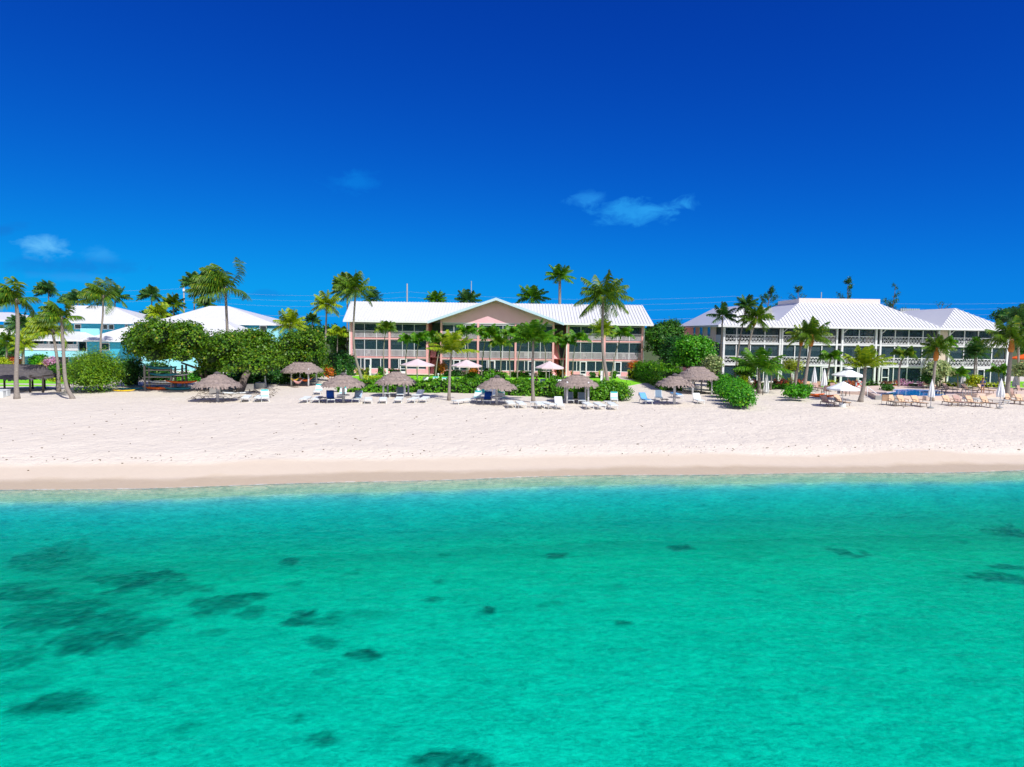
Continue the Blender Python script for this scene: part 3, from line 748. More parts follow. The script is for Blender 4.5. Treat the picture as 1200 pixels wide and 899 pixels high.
FR = 104.0; FC = 102.9
b1 = thing('resort_building', 'three storey salmon pink beachfront building with white gabled metal roof', 'building', (X(582, FR), FR, GZ))
Z1, Z2, Z3, ZR = GZ + .12, 4.0, 6.75, 9.05
def bay(parent, xa, xb, y, first, seed, back=2.0, door=1, rails=True, col_l=True):
    rng = random.Random(seed); w = xb - xa
    for fl, (z0, z1) in enumerate(((Z1, Z2), (Z2, Z3), (Z3, ZR))):
        zt = z1 - .22
        # screen frame: posts in thirds, header
        mb = MB(); n = 3
        base = z0 + (.62 if fl == 0 else 1.0)
        div = [xa + w * k / n for k in range(n + 1)]
        if fl == 0: 
            dx = xa + w * (.42 if door == 1 else .36); div = [xa, xa + w * .23, dx - .5, dx + .5, xa + w * .78, xb]
        for k, x in enumerate(div):
            if 0 < k < len(div) - 1: mb.box(x - .045, x + .045, y - .04, y + .04, z0, zt)
        mb.box(xa, xb, y - .045, y + .045, zt - .09, zt); mb.box(xa, xb, y - .045, y + .045, base - .03, base + .05)
        mb.build('screen_frame', M['frame'] if fl else M['white'], parent)
        MB().box(xa, xb, y + .055, y + .06, z0 + (1.04 if fl else .1), zt - .05).build('insect_screen', M['screen'], parent)
        # back wall with sliding doors
        yb = y + back
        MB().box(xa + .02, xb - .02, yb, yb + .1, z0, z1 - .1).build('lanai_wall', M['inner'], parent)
        g = MB(); c = MB(); f = MB()
        gx = xa + w * rng.choice((.08, .3, .45)); gw = w * .5
        for k in range(2):
            g.box(gx + gw * k / 2 + .04, gx + gw * (k + 1) / 2 - .04, yb - .05, yb - .003, z0 + .06, z0 + 2.05)
        g.build('sliding_door', M['glass'], parent)
        if rng.random() < .6:
            cx = gx + gw * rng.choice((0, .5)); c.box(cx + .06, cx + gw * .4, yb - .08, yb - .06, z0 + .08, z0 + 2.0); c.build('curtain', M['curtain'], parent)
        if fl == 0:
            mb = MB(); mb.box(xa, dx - .5, y - .09, y + .04, z0 - .1, z0 + .58); mb.box(dx + .5, xb, y - .09, y + .04, z0 - .1, z0 + .58)
            mb.build('sill_wall', M['salmon'], parent)
            d = MB(); x0, x1 = dx - .46, dx + .46; zt2 = z0 + 2.1
            d.box(x0, x0 + .11, y - .12, y - .05, z0, zt2); d.box(x1 - .11, x1, y - .12, y - .05, z0, zt2)
            d.box(x0 + .11, x1 - .11, y - .12, y - .05, zt2 - .12, zt2); d.box(x0 + .11, x1 - .11, y - .12, y - .05, z0, z0 + .28)
            dd = d.build('screen_door', M['white'], parent)
            MB().box(x1 - .16, x1 - .12, y - .17, y - .122, z0 + .95, z0 + 1.1).build('handle', M['grey_metal'], dd)
        else:
            railing(parent, xa + .02, xb - .02, y - .02, z0 + .02, 1.0, M['lav_rail'], .17, .085)
            if rng.random() < .8:
                fx = xa + w * rng.uniform(.2, .75); m2 = MB()
                m2.box(fx - .25, fx + .25, y + .75, y + 1.15, z0 + .38, z0 + .44); m2.box(fx - .25, fx + .25, y + 1.12, y + 1.17, z0 + .44, z0 + .95)
                for sx_ in (-.22, .22):
                    for sy_ in (.78, 1.12): m2.box(fx + sx_ - .02, fx + sx_ + .02, y + sy_ - .02, y + sy_ + .02, z0, z0 + .38)
                m2.build('balcony_chair', M['white'], parent)
        if rng.random() < .35 and fl:
            MB().box(xa + .1, xa + w / 3 - .1, y + .3, y + .34, zt - .75, zt - .1).build('roller_shade', M['shade_white'], parent)
def block(parent, xs_, y, depth, seed0):
    xa, xb = xs_[0], xs_[-1]
    # floor slabs with salmon edge
    for z in (Z2, Z3):
        MB().box(xa, xb, y - .10, y + depth * .3, z - .2, z).build('floor_slab', M['salmon'], parent)
    MB().box(xa - .05, xb + .05, y - .2, y + depth, GZ - .3, Z1).build('base_slab', M['concrete'], parent)
    MB().box(xa, xb, y - .02, y + depth * .3, ZR - .12, ZR + .06).build('ceiling_slab', M['frame'], parent)
    for i, (a, b) in enumerate(zip(xs_, xs_[1:])): bay(parent, a + .14, b - .14, y, False, seed0 + i, door=1 + i % 2)
    for i, x in enumerate(xs_):
        w_ = .14
        MB().box(x - w_, x + w_, y - .14, y + 2.1, Z1 - .2, ZR).build('column', M['salmon'], parent)
    MB().box(xa, xb, y + 2.2, y + depth, GZ, ZR).build('wall', M['salmon'], parent)
XL = [X(412, FR), X(456.5, FR), X(500.5, FR)]; XRt = [X(665.5, FR), X(708, FR), X(752, FR)]; XC = [X(u, FC) for u in (517, 560, 604, 648)]
block(b1, XL, FR, 13, 1); block(b1, XRt, FR, 13, 11); block(b1, XC, FC, 12, 21)
# white end trim on the wings, side walls salmon in the stair recesses
MB().box(XL[0] - .3, XL[0] - .145, FR - .16, FR + .2, GZ, ZR).build('corner_trim', M['white'], b1)
MB().box(XRt[0] + -.3, XRt[0] - .145, FR - .16, FR + .1, GZ, ZR).build('corner_trim', M['white'], b1)
MB().box(XRt[2] + .145, XRt[2] + .3, FR - .16, FR + .2, GZ, ZR).build('corner_trim', M['white'], b1)
MB().box(XL[2] - .0, XL[2] + .17, FR + .1, FR + 12, GZ, ZR).build('side_wall', M['salmon'], b1)
MB().box(XRt[0] - .17, XRt[0], FR + .1, FR + 12, GZ, ZR).build('side_wall', M['salmon'], b1)
for xa, xb in ((XL[2] + .18, XC[0] - .15), (XC[3] + .15, XRt[0] - .18)):
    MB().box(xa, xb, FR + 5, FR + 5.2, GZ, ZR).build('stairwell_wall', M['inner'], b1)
    st = MB()
    for k in range(3):
        zz = (GZ, Z2, Z3)[k]
        if k: st.box(xa, xb, FR + 2.5, FR + 5, zz - .2, zz)
    for zz, zn in ((GZ, Z2), (Z2, Z3)):
        st.prism([(xa + .1, FR + 1.2, zz), (xa + .1, FR + 1.5, zz), (xa + .1, FR + 4.6, zn - .1), (xa + .1, FR + 4.3, zn - .1)], ((xb - xa) * .45, 0, 0))
    st.build('staircase', M['salmon'], b1)
# roofs
yE, yR, zE, zRg = 102.9, 110.6, 9.25, 12.25
xl0, xr0 = X(402, yE, 9), X(766, yE, 9); xl1, xr1 = X(411, yR, 12), X(753, yR, 12)
xl = (xl0 + xl1) / 2; xr = (xr0 + xr1) / 2
gx0, gx1, gap, gz = X(501.5, 101.4, 9.2), X(660.5, 101.4, 9.2), X(580.5, 101.4, 12.6), 12.62
gc = (gx0 + gx1) / 2
seam_roof(b1, [(xl0, yE, zE), (gx0 + .5, yE, zE), (gc - .5, yR, zRg), (xl1, yR, zRg)], 1, rib=False)
for side in (0, 1):                                           # seams of both wings
    _r = MB()
    for i in range(1, 62):
        x = (xl0 + .45 * i) if side == 0 else (xr0 - .45 * i)
        if side == 0 and x > gx0: # ends at the valley
            t = (x - gx0) / (gc - gx0)
            if t > .93: continue
        elif side == 1 and x < gx1:
            t = (gx1 - x) / (gx1 - gc)
            if t > .93: continue
        else: t = 0
        if (side == 0 and x < xl1 + .1) or (side == 1 and x > xr1 - .1): continue
        a = Vector((x, yE + (yR - yE) * t, zE + (zRg - zE) * t + .05)); b = Vector((x, yR, zRg + .05))
        _r.bar(a, b, .06, .08)
    _r.build('roof_seams', M['white_roof'], b1)
seam_roof(b1, [(gx1 - .5, yE, zE), (xr0, yE, zE), (xr1, yR, zRg), (gc + .5, yR, zRg)], 1, rib=False)
seam_roof(b1, [(xr0, 118.3, zE), (xl0, 118.3, zE), (xl1, yR, zRg), (xr1, yR, zRg)], 1, rib=False)
MB().box(xl0, gx0 + .2, yE - .04, yE + .02, zE - .26, zE - .01).build('gutter', M['white'], b1)
MB().box(gx1 - .2, xr0, yE - .04, yE + .02, zE - .26, zE - .01).build('gutter', M['white'], b1)
MB().box(xl0 + .05, gx0, yE + .03, FR + .1, zE - .2, zE - .16).build('soffit', M['white'], b1)
MB().box(gx1, xr0 - .05, yE + .03, FR + .1, zE - .2, zE - .16).build('soffit', M['white'], b1)
for xx, xs_ in ((XL[0], 1), (XRt[2], -1)):                   # end gable walls
    MB().prism([(xx, FR + .2, ZR), (xx, 117, ZR), (xx, yR, zRg - .25)], (.2 * xs_, 0, 0)).build('end_gable', M['salmon'], b1)
# centre gable
gp = MB()
for sx_, xe in ((-1, gx0), (1, gx1)):
    gp.prism([(xe, 101.4, 9.2), (gc, 101.4, gz), (gc, 101.4, gz - .16), (xe, 101.4, 9.04)], (0, 10, 0))
gp.build('gable_roof', M['white_roof'], b1)
fp = MB()
for xe in (gx0 - .05, gx1 + .05):
    fp.prism([(xe, 101.33, 9.26), (gc, 101.33, gz + .08), (gc, 101.33, gz - .30), (xe, 101.33, 8.9)], (0, .06, 0))
fp.build('gable_fascia', M['fascia'], b1)
slope = (gz - 9.2) / (gc - gx0)
zl = lambda x: gz - .2 - abs(x - gc) * slope
MB().prism([(XC[0] - .14, FC, ZR - .05), (XC[3] + .14, FC, ZR - .05), (XC[3] + .14, FC, zl(XC[3] + .14)), (gc, FC, gz - .2), (XC[0] - .14, FC, zl(XC[0] - .14))], (0, .25, 0)).build('gable_wall', M['gable'], b1)

# ------------------------------------------------------------------ white resort building (right)
F2 = 92.0
b2 = thing('resort_building', 'long white three storey building with lattice balconies and ribbed hip roofs', 'building', (X(1000, F2), F2, GZ))
Y1, Y2, Y3, YR2 = 1.85, 4.18, 6.92, 9.08
def lattice(parent, xa, xb, y, z0, h):
    mb = MB(); mb.box(xa, xb, y - .04, y + .04, z0 + h - .09, z0 + h); mb.box(xa, xb, y - .04, y + .04, z0 + .05, z0 + .13)
    n = max(2, round((xb - xa) / .47)); s = (xb - xa) / n; a, b = z0 + .13, z0 + h - .09; m = (a + b) / 2
    for i in range(n):
        x = xa + i * s
        mb.bar((x, y - .01, a), (x + s, y - .01, b), .09, .03); mb.bar((x, y + .02, b), (x + s, y + .02, a), .09, .03)
    mb.box(xa, xb, y - .02, y + .02, m - .025, m + .025)
    return mb.build('lattice_railing', M['white'], parent)
def bay2(parent, posts, seed, door_at=None):
    rng = random.Random(seed); y = F2; xa, xb = posts[0], posts[-1]
    for fl, (z0, z1) in enumerate(((Y1, Y2), (Y2, Y3), (Y3, YR2))):
        zt = z1 - .2; yb = y + 2.3
        fr = MB()
        for x in posts[1:-1]: fr.box(x - .05, x + .05, y - .05, y + .05, z0, zt)
        fr.box(xa, xb, y - .05, y + .05, zt - .08, zt)
        if fl == 0: fr.box(xa, xb, y - .06, y + .06, z0, z0 + .12)
        fr.build('screen_frame', M['white'], parent)
        MB().box(xa + .03, xb - .03, y + .07, y + .075, z0 + (1.02 if fl else .13), zt - .05).build('insect_screen', M['screen'], parent)
        MB().box(xa, xb, yb, yb + .1, z0, z1 - .1).build('lanai_wall', M['curtain'], parent)
        w = xb - xa; k = rng.choice((2, 3))
        for q in range(k):
            gx = xa + w * (q + .12) / k; gw = w / k * rng.uniform(.55, .76); g = MB()
            g.box(gx, gx + gw / 2 - .03, yb - .05, yb - .004, z0 + .06, z0 + 2.0); g.box(gx + gw / 2 + .03, gx + gw, yb - .05, yb - .004, z0 + .06, z0 + 2.0)
            g.build('sliding_door', M['glass'], parent)
        if fl:
            for a, b in zip(posts, posts[1:]): lattice(parent, a + .06, b - .06, y - .02, z0, 1.0)
            if fl == 1 and (seed in (1, 2) or rng.random() < .3):
                for a, b in zip(posts, posts[1:]):
                    if seed in (1, 2) or rng.random() < .5: MB().box(a + .08, b - .08, y + .1, y + .14, zt - .75, zt - .05).build('roller_shade', M['shade_white'], parent)
        else:
            a, b = posts[len(posts) // 2 - 1], posts[len(posts) // 2]
            if door_at is not None: a, b = posts[door_at], posts[door_at + 1]
            x0 = a + .1; x1 = x0 + .95; d = MB(); zt2 = z0 + 2.05
            d.box(x0, x0 + .1, y - .13, y - .055, z0, zt2); d.box(x1 - .1, x1, y - .13, y - .055, z0, zt2)
            d.box(x0 + .1, x1 - .1, y - .13, y - .055, zt2 - .1, zt2); d.box(x0 + .1, x1 - .1, y - .13, y - .055, z0 + .75, z0 + .85); d.box(x0 + .1, x1 - .1, y - .13, y - .055, z0, z0 + .1)
            dd = d.build('screen_door', M['white'], parent)
            MB().box(x1 - .09, x1 - .05, y - .18, y - .132, z0 + .95, z0 + 1.1).build('handle', M['grey_metal'], dd)
secs = [[848, 862, 878.5, 895, 911], [916, 930.5, 946, 962, 977.5], [987, 1005, 1023], [1032, 1047, 1063, 1079.5, 1096], [1112, 1128, 1144, 1161, 1177.5]]
for i, s_ in enumerate(secs): bay2(b2, [X(u, F2) for u in s_], i + 1, (2, 3, 1, 0, 2)[i])
xa, xb = X(846.5, F2), X(1179.5, F2)
for z in (Y2, Y3): MB().box(xa, xb, F2 - .12, F2 + 2.3, z - .2, z - .01).build('floor_slab', M['white'], b2)
MB().box(xa - .1, xb + .1, F2 - .25, F2 + 22, GZ - .3, Y1 - .005).build('base_slab', M['concrete'], b2)
MB().box(xa, xb, F2 - .05, F2 + 2.3, YR2 - .12, YR2 + .05).build('ceiling_slab', M['white'], b2)
MB().box(xa + .25, xb - .2, F2 + 2.45, F2 + 20.5, GZ, YR2).build('wall', M['cream'], b2)
for u, w_ in ((847.3, .12), (912.7, .10), (915.3, .10), (979, .1), (985.5, .12), (1024.8, .12), (1030.2, .1), (1097.8, .12), (1110.2, .1), (1178.8, .12)):
    MB().box(X(u, F2) - w_, X(u, F2) + w_, F2 - .16, F2 + .1, GZ, YR2).build('column', M['white'], b2)
MB().box(X(1099.5, F2), X(1108.5, F2), F2 - .05, F2 + .3, GZ, YR2).build('pier', M['cream'], b2)
MB().box(xb + .02, xb + .22, F2 - .1, F2 + 20, GZ, YR2).build('end_wall', M['peach'], b2)
for u in (915.3, 985.5, 1030.2, 1110.2):
    x = X(u, F2); mb = MB(); mb.bar((x, F2 - .1, YR2 - .85), (x + .75, F2 - .1, YR2 - .12), .09); mb.build('roof_bracket', M['white'], b2)
# left end wall: cream corner bay, peach rear, louvred windows
xw = X(848, F2) - .2
MB().box(xw - .05, xw + .15, F2 + 3.6, F2 + 12, GZ, YR2).build('end_wall', M['cream'], b2)
MB().box(xw - .05, xw + .15, F2 + 12.01, F2 + 21, GZ, YR2).build('end_wall', M['peach'], b2)
for z0, z1 in ((Y1, Y2), (Y2, Y3), (Y3, YR2)):
    mb = MB(); mb.box(xw - .04, xw + .1, F2 + .2, F2 + .5, z0, z1 - .2); mb.box(xw - .04, xw + .1, F2 + 3.3, F2 + 3.59, z0, z1 - .2); mb.build('end_pier', M['cream'], b2)
    if z0 > Y1: MB().box(xw, xw + .06, F2 + .5, F2 + 3.3, z0, z0 + .95).build('end_railing', M['frame'], b2)
    MB().box(xw + .05, xw + .055, F2 + .5, F2 + 3.3, z0 + .96, z1 - .2).build('insect_screen', M['screen'], b2)
    for yy, ww in ((F2 + 5.6, 1.5), (F2 + 9.6, 1.5), (F2 + 13.6, 1.1)):
        w_ = MB(); w_.box(xw - .10, xw - .055, yy, yy + ww, z0 + .75, z0 + 2.0); wo = w_.build('window', M['glass'], b2)
        f_ = MB(); f_.box(xw - .14, xw - .101, yy - .08, yy, z0 + .67, z0 + 2.08); f_.box(xw - .14, xw - .101, yy + ww, yy + ww + .08, z0 + .67, z0 + 2.08)
        f_.box(xw - .14, xw - .101, yy, yy + ww, z0 + 2.0, z0 + 2.08); f_.box(xw - .14, xw - .101, yy, yy + ww, z0 + .67, z0 + .75); f_.build('frame', M['white'], wo)
# hip roofs
ye = F2 - 1.0; ze = 9.12
def hip(parent, x0, x1, y0, y1, zt, inset_l, inset_r, top_y0, top_y1, rib=22):
    p = lambda x, y, z: (x, y, z)
    A, B, C_, D_ = p(x0, y0, ze), p(x1, y0, ze), p(x1, y1, ze), p(x0, y1, ze)
    a, b, c, d = p(x0 + inset_l, top_y0, zt), p(x1 - inset_r, top_y0, zt), p(x1 - inset_r, top_y1, zt), p(x0 + inset_l, top_y1, zt)
    seam_roof(parent, [A, B, b, a], rib, name='roof')
    seam_roof(parent, [B, C_, c, b], 1, name='roof_side', rib=False); seam_roof(parent, [D_, A, a, d], 1, name='roof_side', rib=False); seam_roof(parent, [C_, D_, d, c], 1, name='roof_back', rib=False)
    MB().box(x0 - .02, x1 + .02, y0 - .05, y0 + .01, ze - .24, ze - .01).build('fascia_board', M['white'], parent)
    MB().box(x0, x1, y0 + .02, y1, ze - .22, ze - .15).build('soffit', M['white'], parent)
hx0, hx1 = X(842, ye, 9.1), X(924, ye, 9.1); hx2 = X(905, ye, 9.1); hx3 = X(1105.5, ye, 9.1); hx4, hx5 = X(1102, ye, 9.1), X(1184.5, ye, 9.1)
ye_keep = ye
hip(b2, hx0, hx1, ye, F2 + 21, 11.85, (hx1 - hx0) / 2 - .02, (hx1 - hx0) / 2 - .02, ye + 4.5, F2 + 17.5, 21)
hip(b2, hx4, hx5, ye, F2 + 21, 11.85, (hx5 - hx4) / 2 - .02, (hx5 - hx4) / 2 - .02, ye + 4.5, F2 + 17.5, 21)
ye2 = ye - .12
hip(b2, hx2, hx3, ye2, F2 + 18.5, 12.35, 5.5, 5.5, ye2 + 5.6, F2 + 12, 50)
px0, px1, pya, pyb = hx2 + 5.45, hx3 - 5.45, ye2 + 5.55, F2 + 12
mb = MB(); mb.box(px0, px1, pya, pya + .2, 12.2, 12.95); mb.box(px0, px0 + .2, pya + .2, pyb, 12.2, 12.85); mb.box(px1 - .2, px1, pya + .2, pyb, 12.2, 12.85)
mb.build('parapet', M['parapet'], b2)
MB().box(px0 + .2, px1 - .2, pya + .2, pyb, 12.2, 12.36).build('flat_roof', M['concrete'], b2)
mb = MB()
ux = X(1055, 108, 11); 
for k in range(9): mb.box(ux + k * .33, ux + k * .33 + .25, 108, 108.1, 10.2, Z(362, 108, 1065))
mb.box(ux, ux + 3, 108.1, 109.6, 10.2, Z(363.5, 108, 1065)); mb.build('equipment_screen', M['grey_metal'], b2)
MB().box(X(895, 100, 11), X(905, 100, 11), 100, 101.2, 10, Z(361, 100, 900)).build('roof_unit', M['grey_metal'], b2)

# ------------------------------------------------------------------ turquoise houses (left)
def window_(parent, x0, x1, y, z0, z1, frame=True):
    w = MB().box(x0, x1, y - .04, y - .003, z0, z1).build('window', M['glass'], parent)
    if frame:
        f = MB(); t = .09
        f.box(x0 - t, x0, y - .07, y - .002, z0 - t, z1 + t); f.box(x1, x1 + t, y - .07, y - .002, z0 - t, z1 + t); f.box(x0, x1, y - .07, y - .002, z1, z1 + t); f.box(x0, x1, y - .07, y - .002, z0 - t, z0)
        f.build('frame', M['white'], w)
def simple_hip(parent, x0, x1, y0, y1, zee, zr, il, ir, name='roof'):
    ym = (y0 + y1) / 2
    A, B, C_, D_ = (x0, y0, zee), (x1, y0, zee), (x1, y1, zee), (x0, y1, zee); a, b = (x0 + il, ym, zr), (x1 - ir, ym, zr)
    mb = MB(); mb.v += [A, B, C_, D_, a, b]; mb.f += [(0, 1, 5, 4), (1, 2, 5), (2, 3, 4, 5), (3, 0, 4), (3, 2, 1, 0)]
    mb.build(name, M['white_roof'], parent)
    f = MB(); f.box(x0, x1, y0 - .05, y0 - .005, zee - .2, zee + .03); f.box(x0 - .05, x0 - .002, y0, y1, zee - .2, zee + .03); f.box(x1 + .002, x1 + .05, y0, y1, zee - .2, zee + .03); f.build('fascia_board', M['white'], parent)
    MB().box(x0, x1, y0, y1, zee - .12, zee - .01).build('soffit', M['white'], parent)
# house A: balconied block at the far left
DA = 112
hA = thing('beach_house', 'turquoise two storey house with white balconies behind the leftmost palms', 'house', (X(40, DA), DA, GZ))
xA0, xA1 = X(-75, DA), X(103, DA)
z_e = Z(398, DA, 60); z_r1 = Z(404.5, DA, 60); z_r0 = Z(411.5, DA, 60); z_f = Z(415.5, DA, 60)
xm = X(24, DA)
MB().box(xA0, xA1 - .02, DA + 2, DA + 10, GZ, z_e - .1).build('wall', M['blue_wall_shade'], hA)
MB().box(xm, xA1, DA - .1, DA + 2, z_f - .35, z_r0 + .05).build('floor_slab', M['cyan_wall_lit'], hA)
railing(hA, xm, xA1 - 1.5, DA - .14, z_r0 + .05, z_r1 - z_r0 + .15, M['white'], .13, .09)
for x in (xm, xm + 4.5, xA1 - 1.6, xA1 - .1): MB().box(x - .12, x + .12, DA - .05, DA + .2, GZ, z_e - .1).build('column', M['white'], hA)
for k in range(4): window_(hA, xm + .6 + k * 2.4, xm + 2.3 + k * 2.4, DA + 2, z_r0 + .2, z_e - .35)
for k in range(3): window_(hA, xm + 1 + k * 3.1, xm + 3.2 + k * 3.1, DA + 2, GZ + .2, GZ + 2.1)
simple_hip(hA, xm - 1, xA1 + .6, DA - .9, DA + 11, z_e, z_e + 1.6, 4, 4)
mb = MB(); mb.box(X(4, DA), xm - .15, DA - 1.6, DA - .15, Z(393, DA, 10), Z(385, DA, 10)); mb.build('upper_balcony', M['white'], hA)
MB().box(X(-60, DA), xm - .16, DA - 1, DA + 6, GZ, Z(393.5, DA, 10)).build('side_wing_wall', M['cyan_wall_lit'], hA)
MB().box(X(6, DA), X(18, DA), DA - .1, DA + 6, Z(393, DA, 10), Z(377, DA, 10)).build('tower_wall', M['cyan_wall_lit'], hA)
simple_hip(hA, X(-60, DA), X(31, DA), DA - 2, DA + 10, Z(375.5, DA, 10), Z(375.5, DA, 10) + 1.3, 5, 5, 'upper_roof')
window_(hA, X(9, DA), X(15, DA), DA - 1.0 - .15, GZ + .4, GZ + 1.9)
# house B
DB = 116
hB = thing('beach_house', 'turquoise house with white hip roof behind the windblown palms on the left', 'house', (X(120, DB), DB, GZ))
zB = Z(378, DB, 120); xB0, xB1 = X(74, DB - 1, 8), X(176, DB - 1, 8)
simple_hip(hB, xB0, xB1, DB - 1, DB + 11, zB, Z(358.6, DB + 5, 110), X(82, DB + 5, 11) - xB0, xB1 - X(131, DB + 5, 11))
MB().box(xB0 + .9, xB1 - .9, DB, DB + 10, GZ, zB - .12).build('wall', M['blue_wall_shade'], hB)
MB().box(X(97, DB), X(119, DB), DB - .5, DB - .003, GZ, Z(385, DB, 110)).build('lower_wall_lit', M['cyan_wall_lit'], hB)  # paler box paints the sunlit lower wall below the eave shadow
for a, b in ((89, 95.5), (122, 126.5), (128.8, 134), (148, 150.5)): window_(hB, X(a, DB), X(b, DB), DB, Z(385.5, DB, 110), Z(380.6, DB, 110))
DB2 = 106; zB2 = Z(399, DB2, 120); xb0, xb1 = X(93, DB2, 5), X(215, DB2, 5)
simple_hip(hB, xb0, xb1, DB2, DB2 + 9, zB2, Z(379, DB2 + 4.5, 165), X(163, DB2 + 4.5, 8) - xb0, 5, 'lower_roof')
MB().box(xb0 + .7, xb1 - .7, DB2 + .7, DB2 + 8.5, GZ, zB2 - .12).build('lower_wall', M['blue_wall_shade'], hB)
window_(hB, X(116, DB2), X(125, DB2), DB2 + .7, Z(410, DB2, 120), Z(402.5, DB2, 120))
# house C
DC = 112
hC = thing('beach_house', 'turquoise house with pointed white roof behind the tall leaning palm and sea grape trees', 'house', (X(262, DC), DC, GZ))
zC = Z(379.5, DC, 280); xc0, xc1 = X(176, DC - 1, 8), X(323, DC - 1, 8)
simple_hip(hC, xc0, xc1, DC - 1, DC + 12, zC, Z(359, DC + 5.5, 262), X(246, DC + 5.5, 11) - xc0, xc1 - X(268, DC + 5.5, 11))
MB().box(xc0 + .9, xc1 - .2, DC, DC + 11, GZ, zC - .12).build('wall', M['blue_wall_shade'], hC)
MB().box(X(281, DC), X(328, DC), DC - .6, DC - .003, GZ, Z(384.5, DC, 300)).build('lower_wall_lit', M['cyan_wall_lit'], hC)  # sunlit part of this wall, its light painted as a paler box
for a, b in ((269, 276), (307, 314)): window_(hC, X(a, DC), X(b, DC), DC - (.6 if a > 290 else 0), Z(387.5 if a > 290 else 384, DC, 290), Z(382, DC, 290))
DC2 = 104; zc2 = Z(392, DC2, 220)
simple_hip(hC, X(140, DC2, 5), X(287, DC2, 5), DC2, DC2 + 9, zc2, Z(373, DC2 + 4.5, 220), 8, 5.2, 'lower_roof')
MB().box(X(160, DC2, 5), X(282, DC2, 5), DC2 + .6, DC2 + 8.5, GZ, zc2 - .12).build('lower_wall', M['cyan_wall_lit'], hC)

# ------------------------------------------------------------------ utility poles and wires behind
def upole(label, u, vt, D, r=.13):
    x = X(u, D, 10); t = thing('utility_pole', label, 'pole', (x, D, GZ))
    MB().tube([(x, D, GZ - .3), (x, D, Z(vt, D, u))], [r * 1.3, r], 8).build('mast', M['pole'], t, True)
    return x
DW = 150
upole('tall grey utility pole beside the slim far palm left of the tall leaning palm', 216, 329, DW); upole('bare utility pole rising behind the left wing of the pink building', 477, 333, DW)
upole('thin mast just left of the pink gable peak', 552, 330, DW, .06); upole('thin pale mast above the parapet of the white building', 961, 343, 130, .07)
MB().box(X(215, DW, 14), X(217.5, DW, 14), DW - .3, DW - .16, Z(342, DW, 216), Z(339, DW, 216)).build('insulator', M['white'], bpy.data.objects['utility_pole'])
wire_m = paint('aluminium_wire', (.30, .36, .44), .5, .05)
for k, (zw, r_, lb) in enumerate(((15.6, .014, 'topmost'), (14.5, .014, 'second highest'), (13.3, .014, 'third highest'), (11.3, .024, 'lowest and thickest'))):
    mb = MB(); knots = [X(u, DW, 12) for u in (-200, 216, 477, 860, 1260, 1500)]
    for a, b in zip(knots, knots[1:]):
        pts = [(a + (b - a) * i / 10, DW, zw - .0 + (-1.1 * 4 * (i / 10) * (1 - i / 10) + .3)) for i in range(11)]; mb.tube(pts, r_, 4, False)
    w_ = mb.build('power_line', wire_m, label=f'{lb} of the faint power lines crossing the sky behind the roofs', cat='power line', group='power lines behind the buildings')

# ------------------------------------------------------------------ trees and shrubs
rg = random.Random(5)
def trunkset(u, vb, tops, D=None, r=.3):
    g = G(u, vb) if D is None else Vector((X(u, D, GZ), D, GZ)); out = []
    for (ut, vt, dy) in tops:
        y = g.y + dy; p = Vector((X(ut, y), y, Z(vt, y, ut))); m = g.lerp(p, .5) + Vector((0, 0, -.25))
        out.append(([g - Vector((0, 0, .2)), m, p], [r, r * .7, r * .35]))
    return out
# sea grape trees at the back of the beach
bush('sea_grape_tree', 'leftmost sea grape tree, shading the kayak rack', 'tree', lobes_box(rg, 143, 250, 375, 429, 73, 11, 9, 14) + lobes_box(rg, 160, 240, 380, 424, 75, 8, 4, 17), 42000, .22, L['grape'], 11, 'sea grape trees behind the beach',
     trunk=[([Vector((X(u0_, 78, GZ), 78, GZ - .2)), Vector((X(u1_, 78, 4), 78, 3.4)), Vector((X(u2_, 77, 5), 77, Z(v2_, 77, u2_)))], [.2, .15, .09]) for (u0_, u1_, u2_, v2_) in ((160, 158, 165, 420), (243, 232, 212, 425), (244, 240, 228, 418))], core=.6,
     extra=[([(X(171, 73), 73, Z(421, 73, 171), 1.0, .5, .7)], 120, .14, L['dry'], 'twigs')])
bush('sea_grape_tree', 'broad sea grape tree with leaning bare trunk behind the single round palapa', 'tree', lobes_box(rg, 230, 334, 384, 447, 73, 10, 9, 14) + lobes_box(rg, 245, 322, 388, 440, 76, 6, 4, 18), 44000, .22, L['grape'], 12, 'sea grape trees behind the beach',
     trunk=[([Vector((X(280, 71), 71, GZ - .2)), Vector((X(286, 72), 72, 2.9)), Vector((X(297, 74), 74, 4.2))], [.45, .36, .28])] + trunkset(258, 456, [(250, 425, 0), (268, 420, 0)], r=.2), core=.6)
bush('sea_grape_tree', 'rightmost sea grape tree, dense and green beside the hammock hut', 'tree', lobes_box(rg, 316, 389, 383, 454, 86, 8, 7, 14) + lobes_box(rg, 325, 380, 388, 445, 90, 6, 3, 18), 30000, .23, L['lime'] if False else L['grape'], 13, 'sea grape trees behind the beach',
     trunk=trunkset(352, 447, [(350, 425, 0)], r=.2), core=.66)
bush('casuarina_shrub', 'bushy feathery yellow green shrub at the back of the beach beside two palms', 'tree', lobes_box(rg, 80, 143, 413, 463, 70, 6, 4, 15), 26000, .24, L['feather'], 14,
     trunk=trunkset(118, 459, [(112, 430, 0), (124, 432, 0)], r=.08, D=71), aspect=.3, clump=1.15, core=.55, up=.9)
bush('casuarina_shrub', 'dark young casuarina in shade between the feathery shrub and the kayak rack', 'tree', lobes_box(rg, 136, 166, 418, 460, 76, 5, 2, 13), 7000, .22, L['dark'], 15, trunk=trunkset(150, 459, [(150, 430, 0)], r=.08, D=77.5), core=.7, aspect=.4)
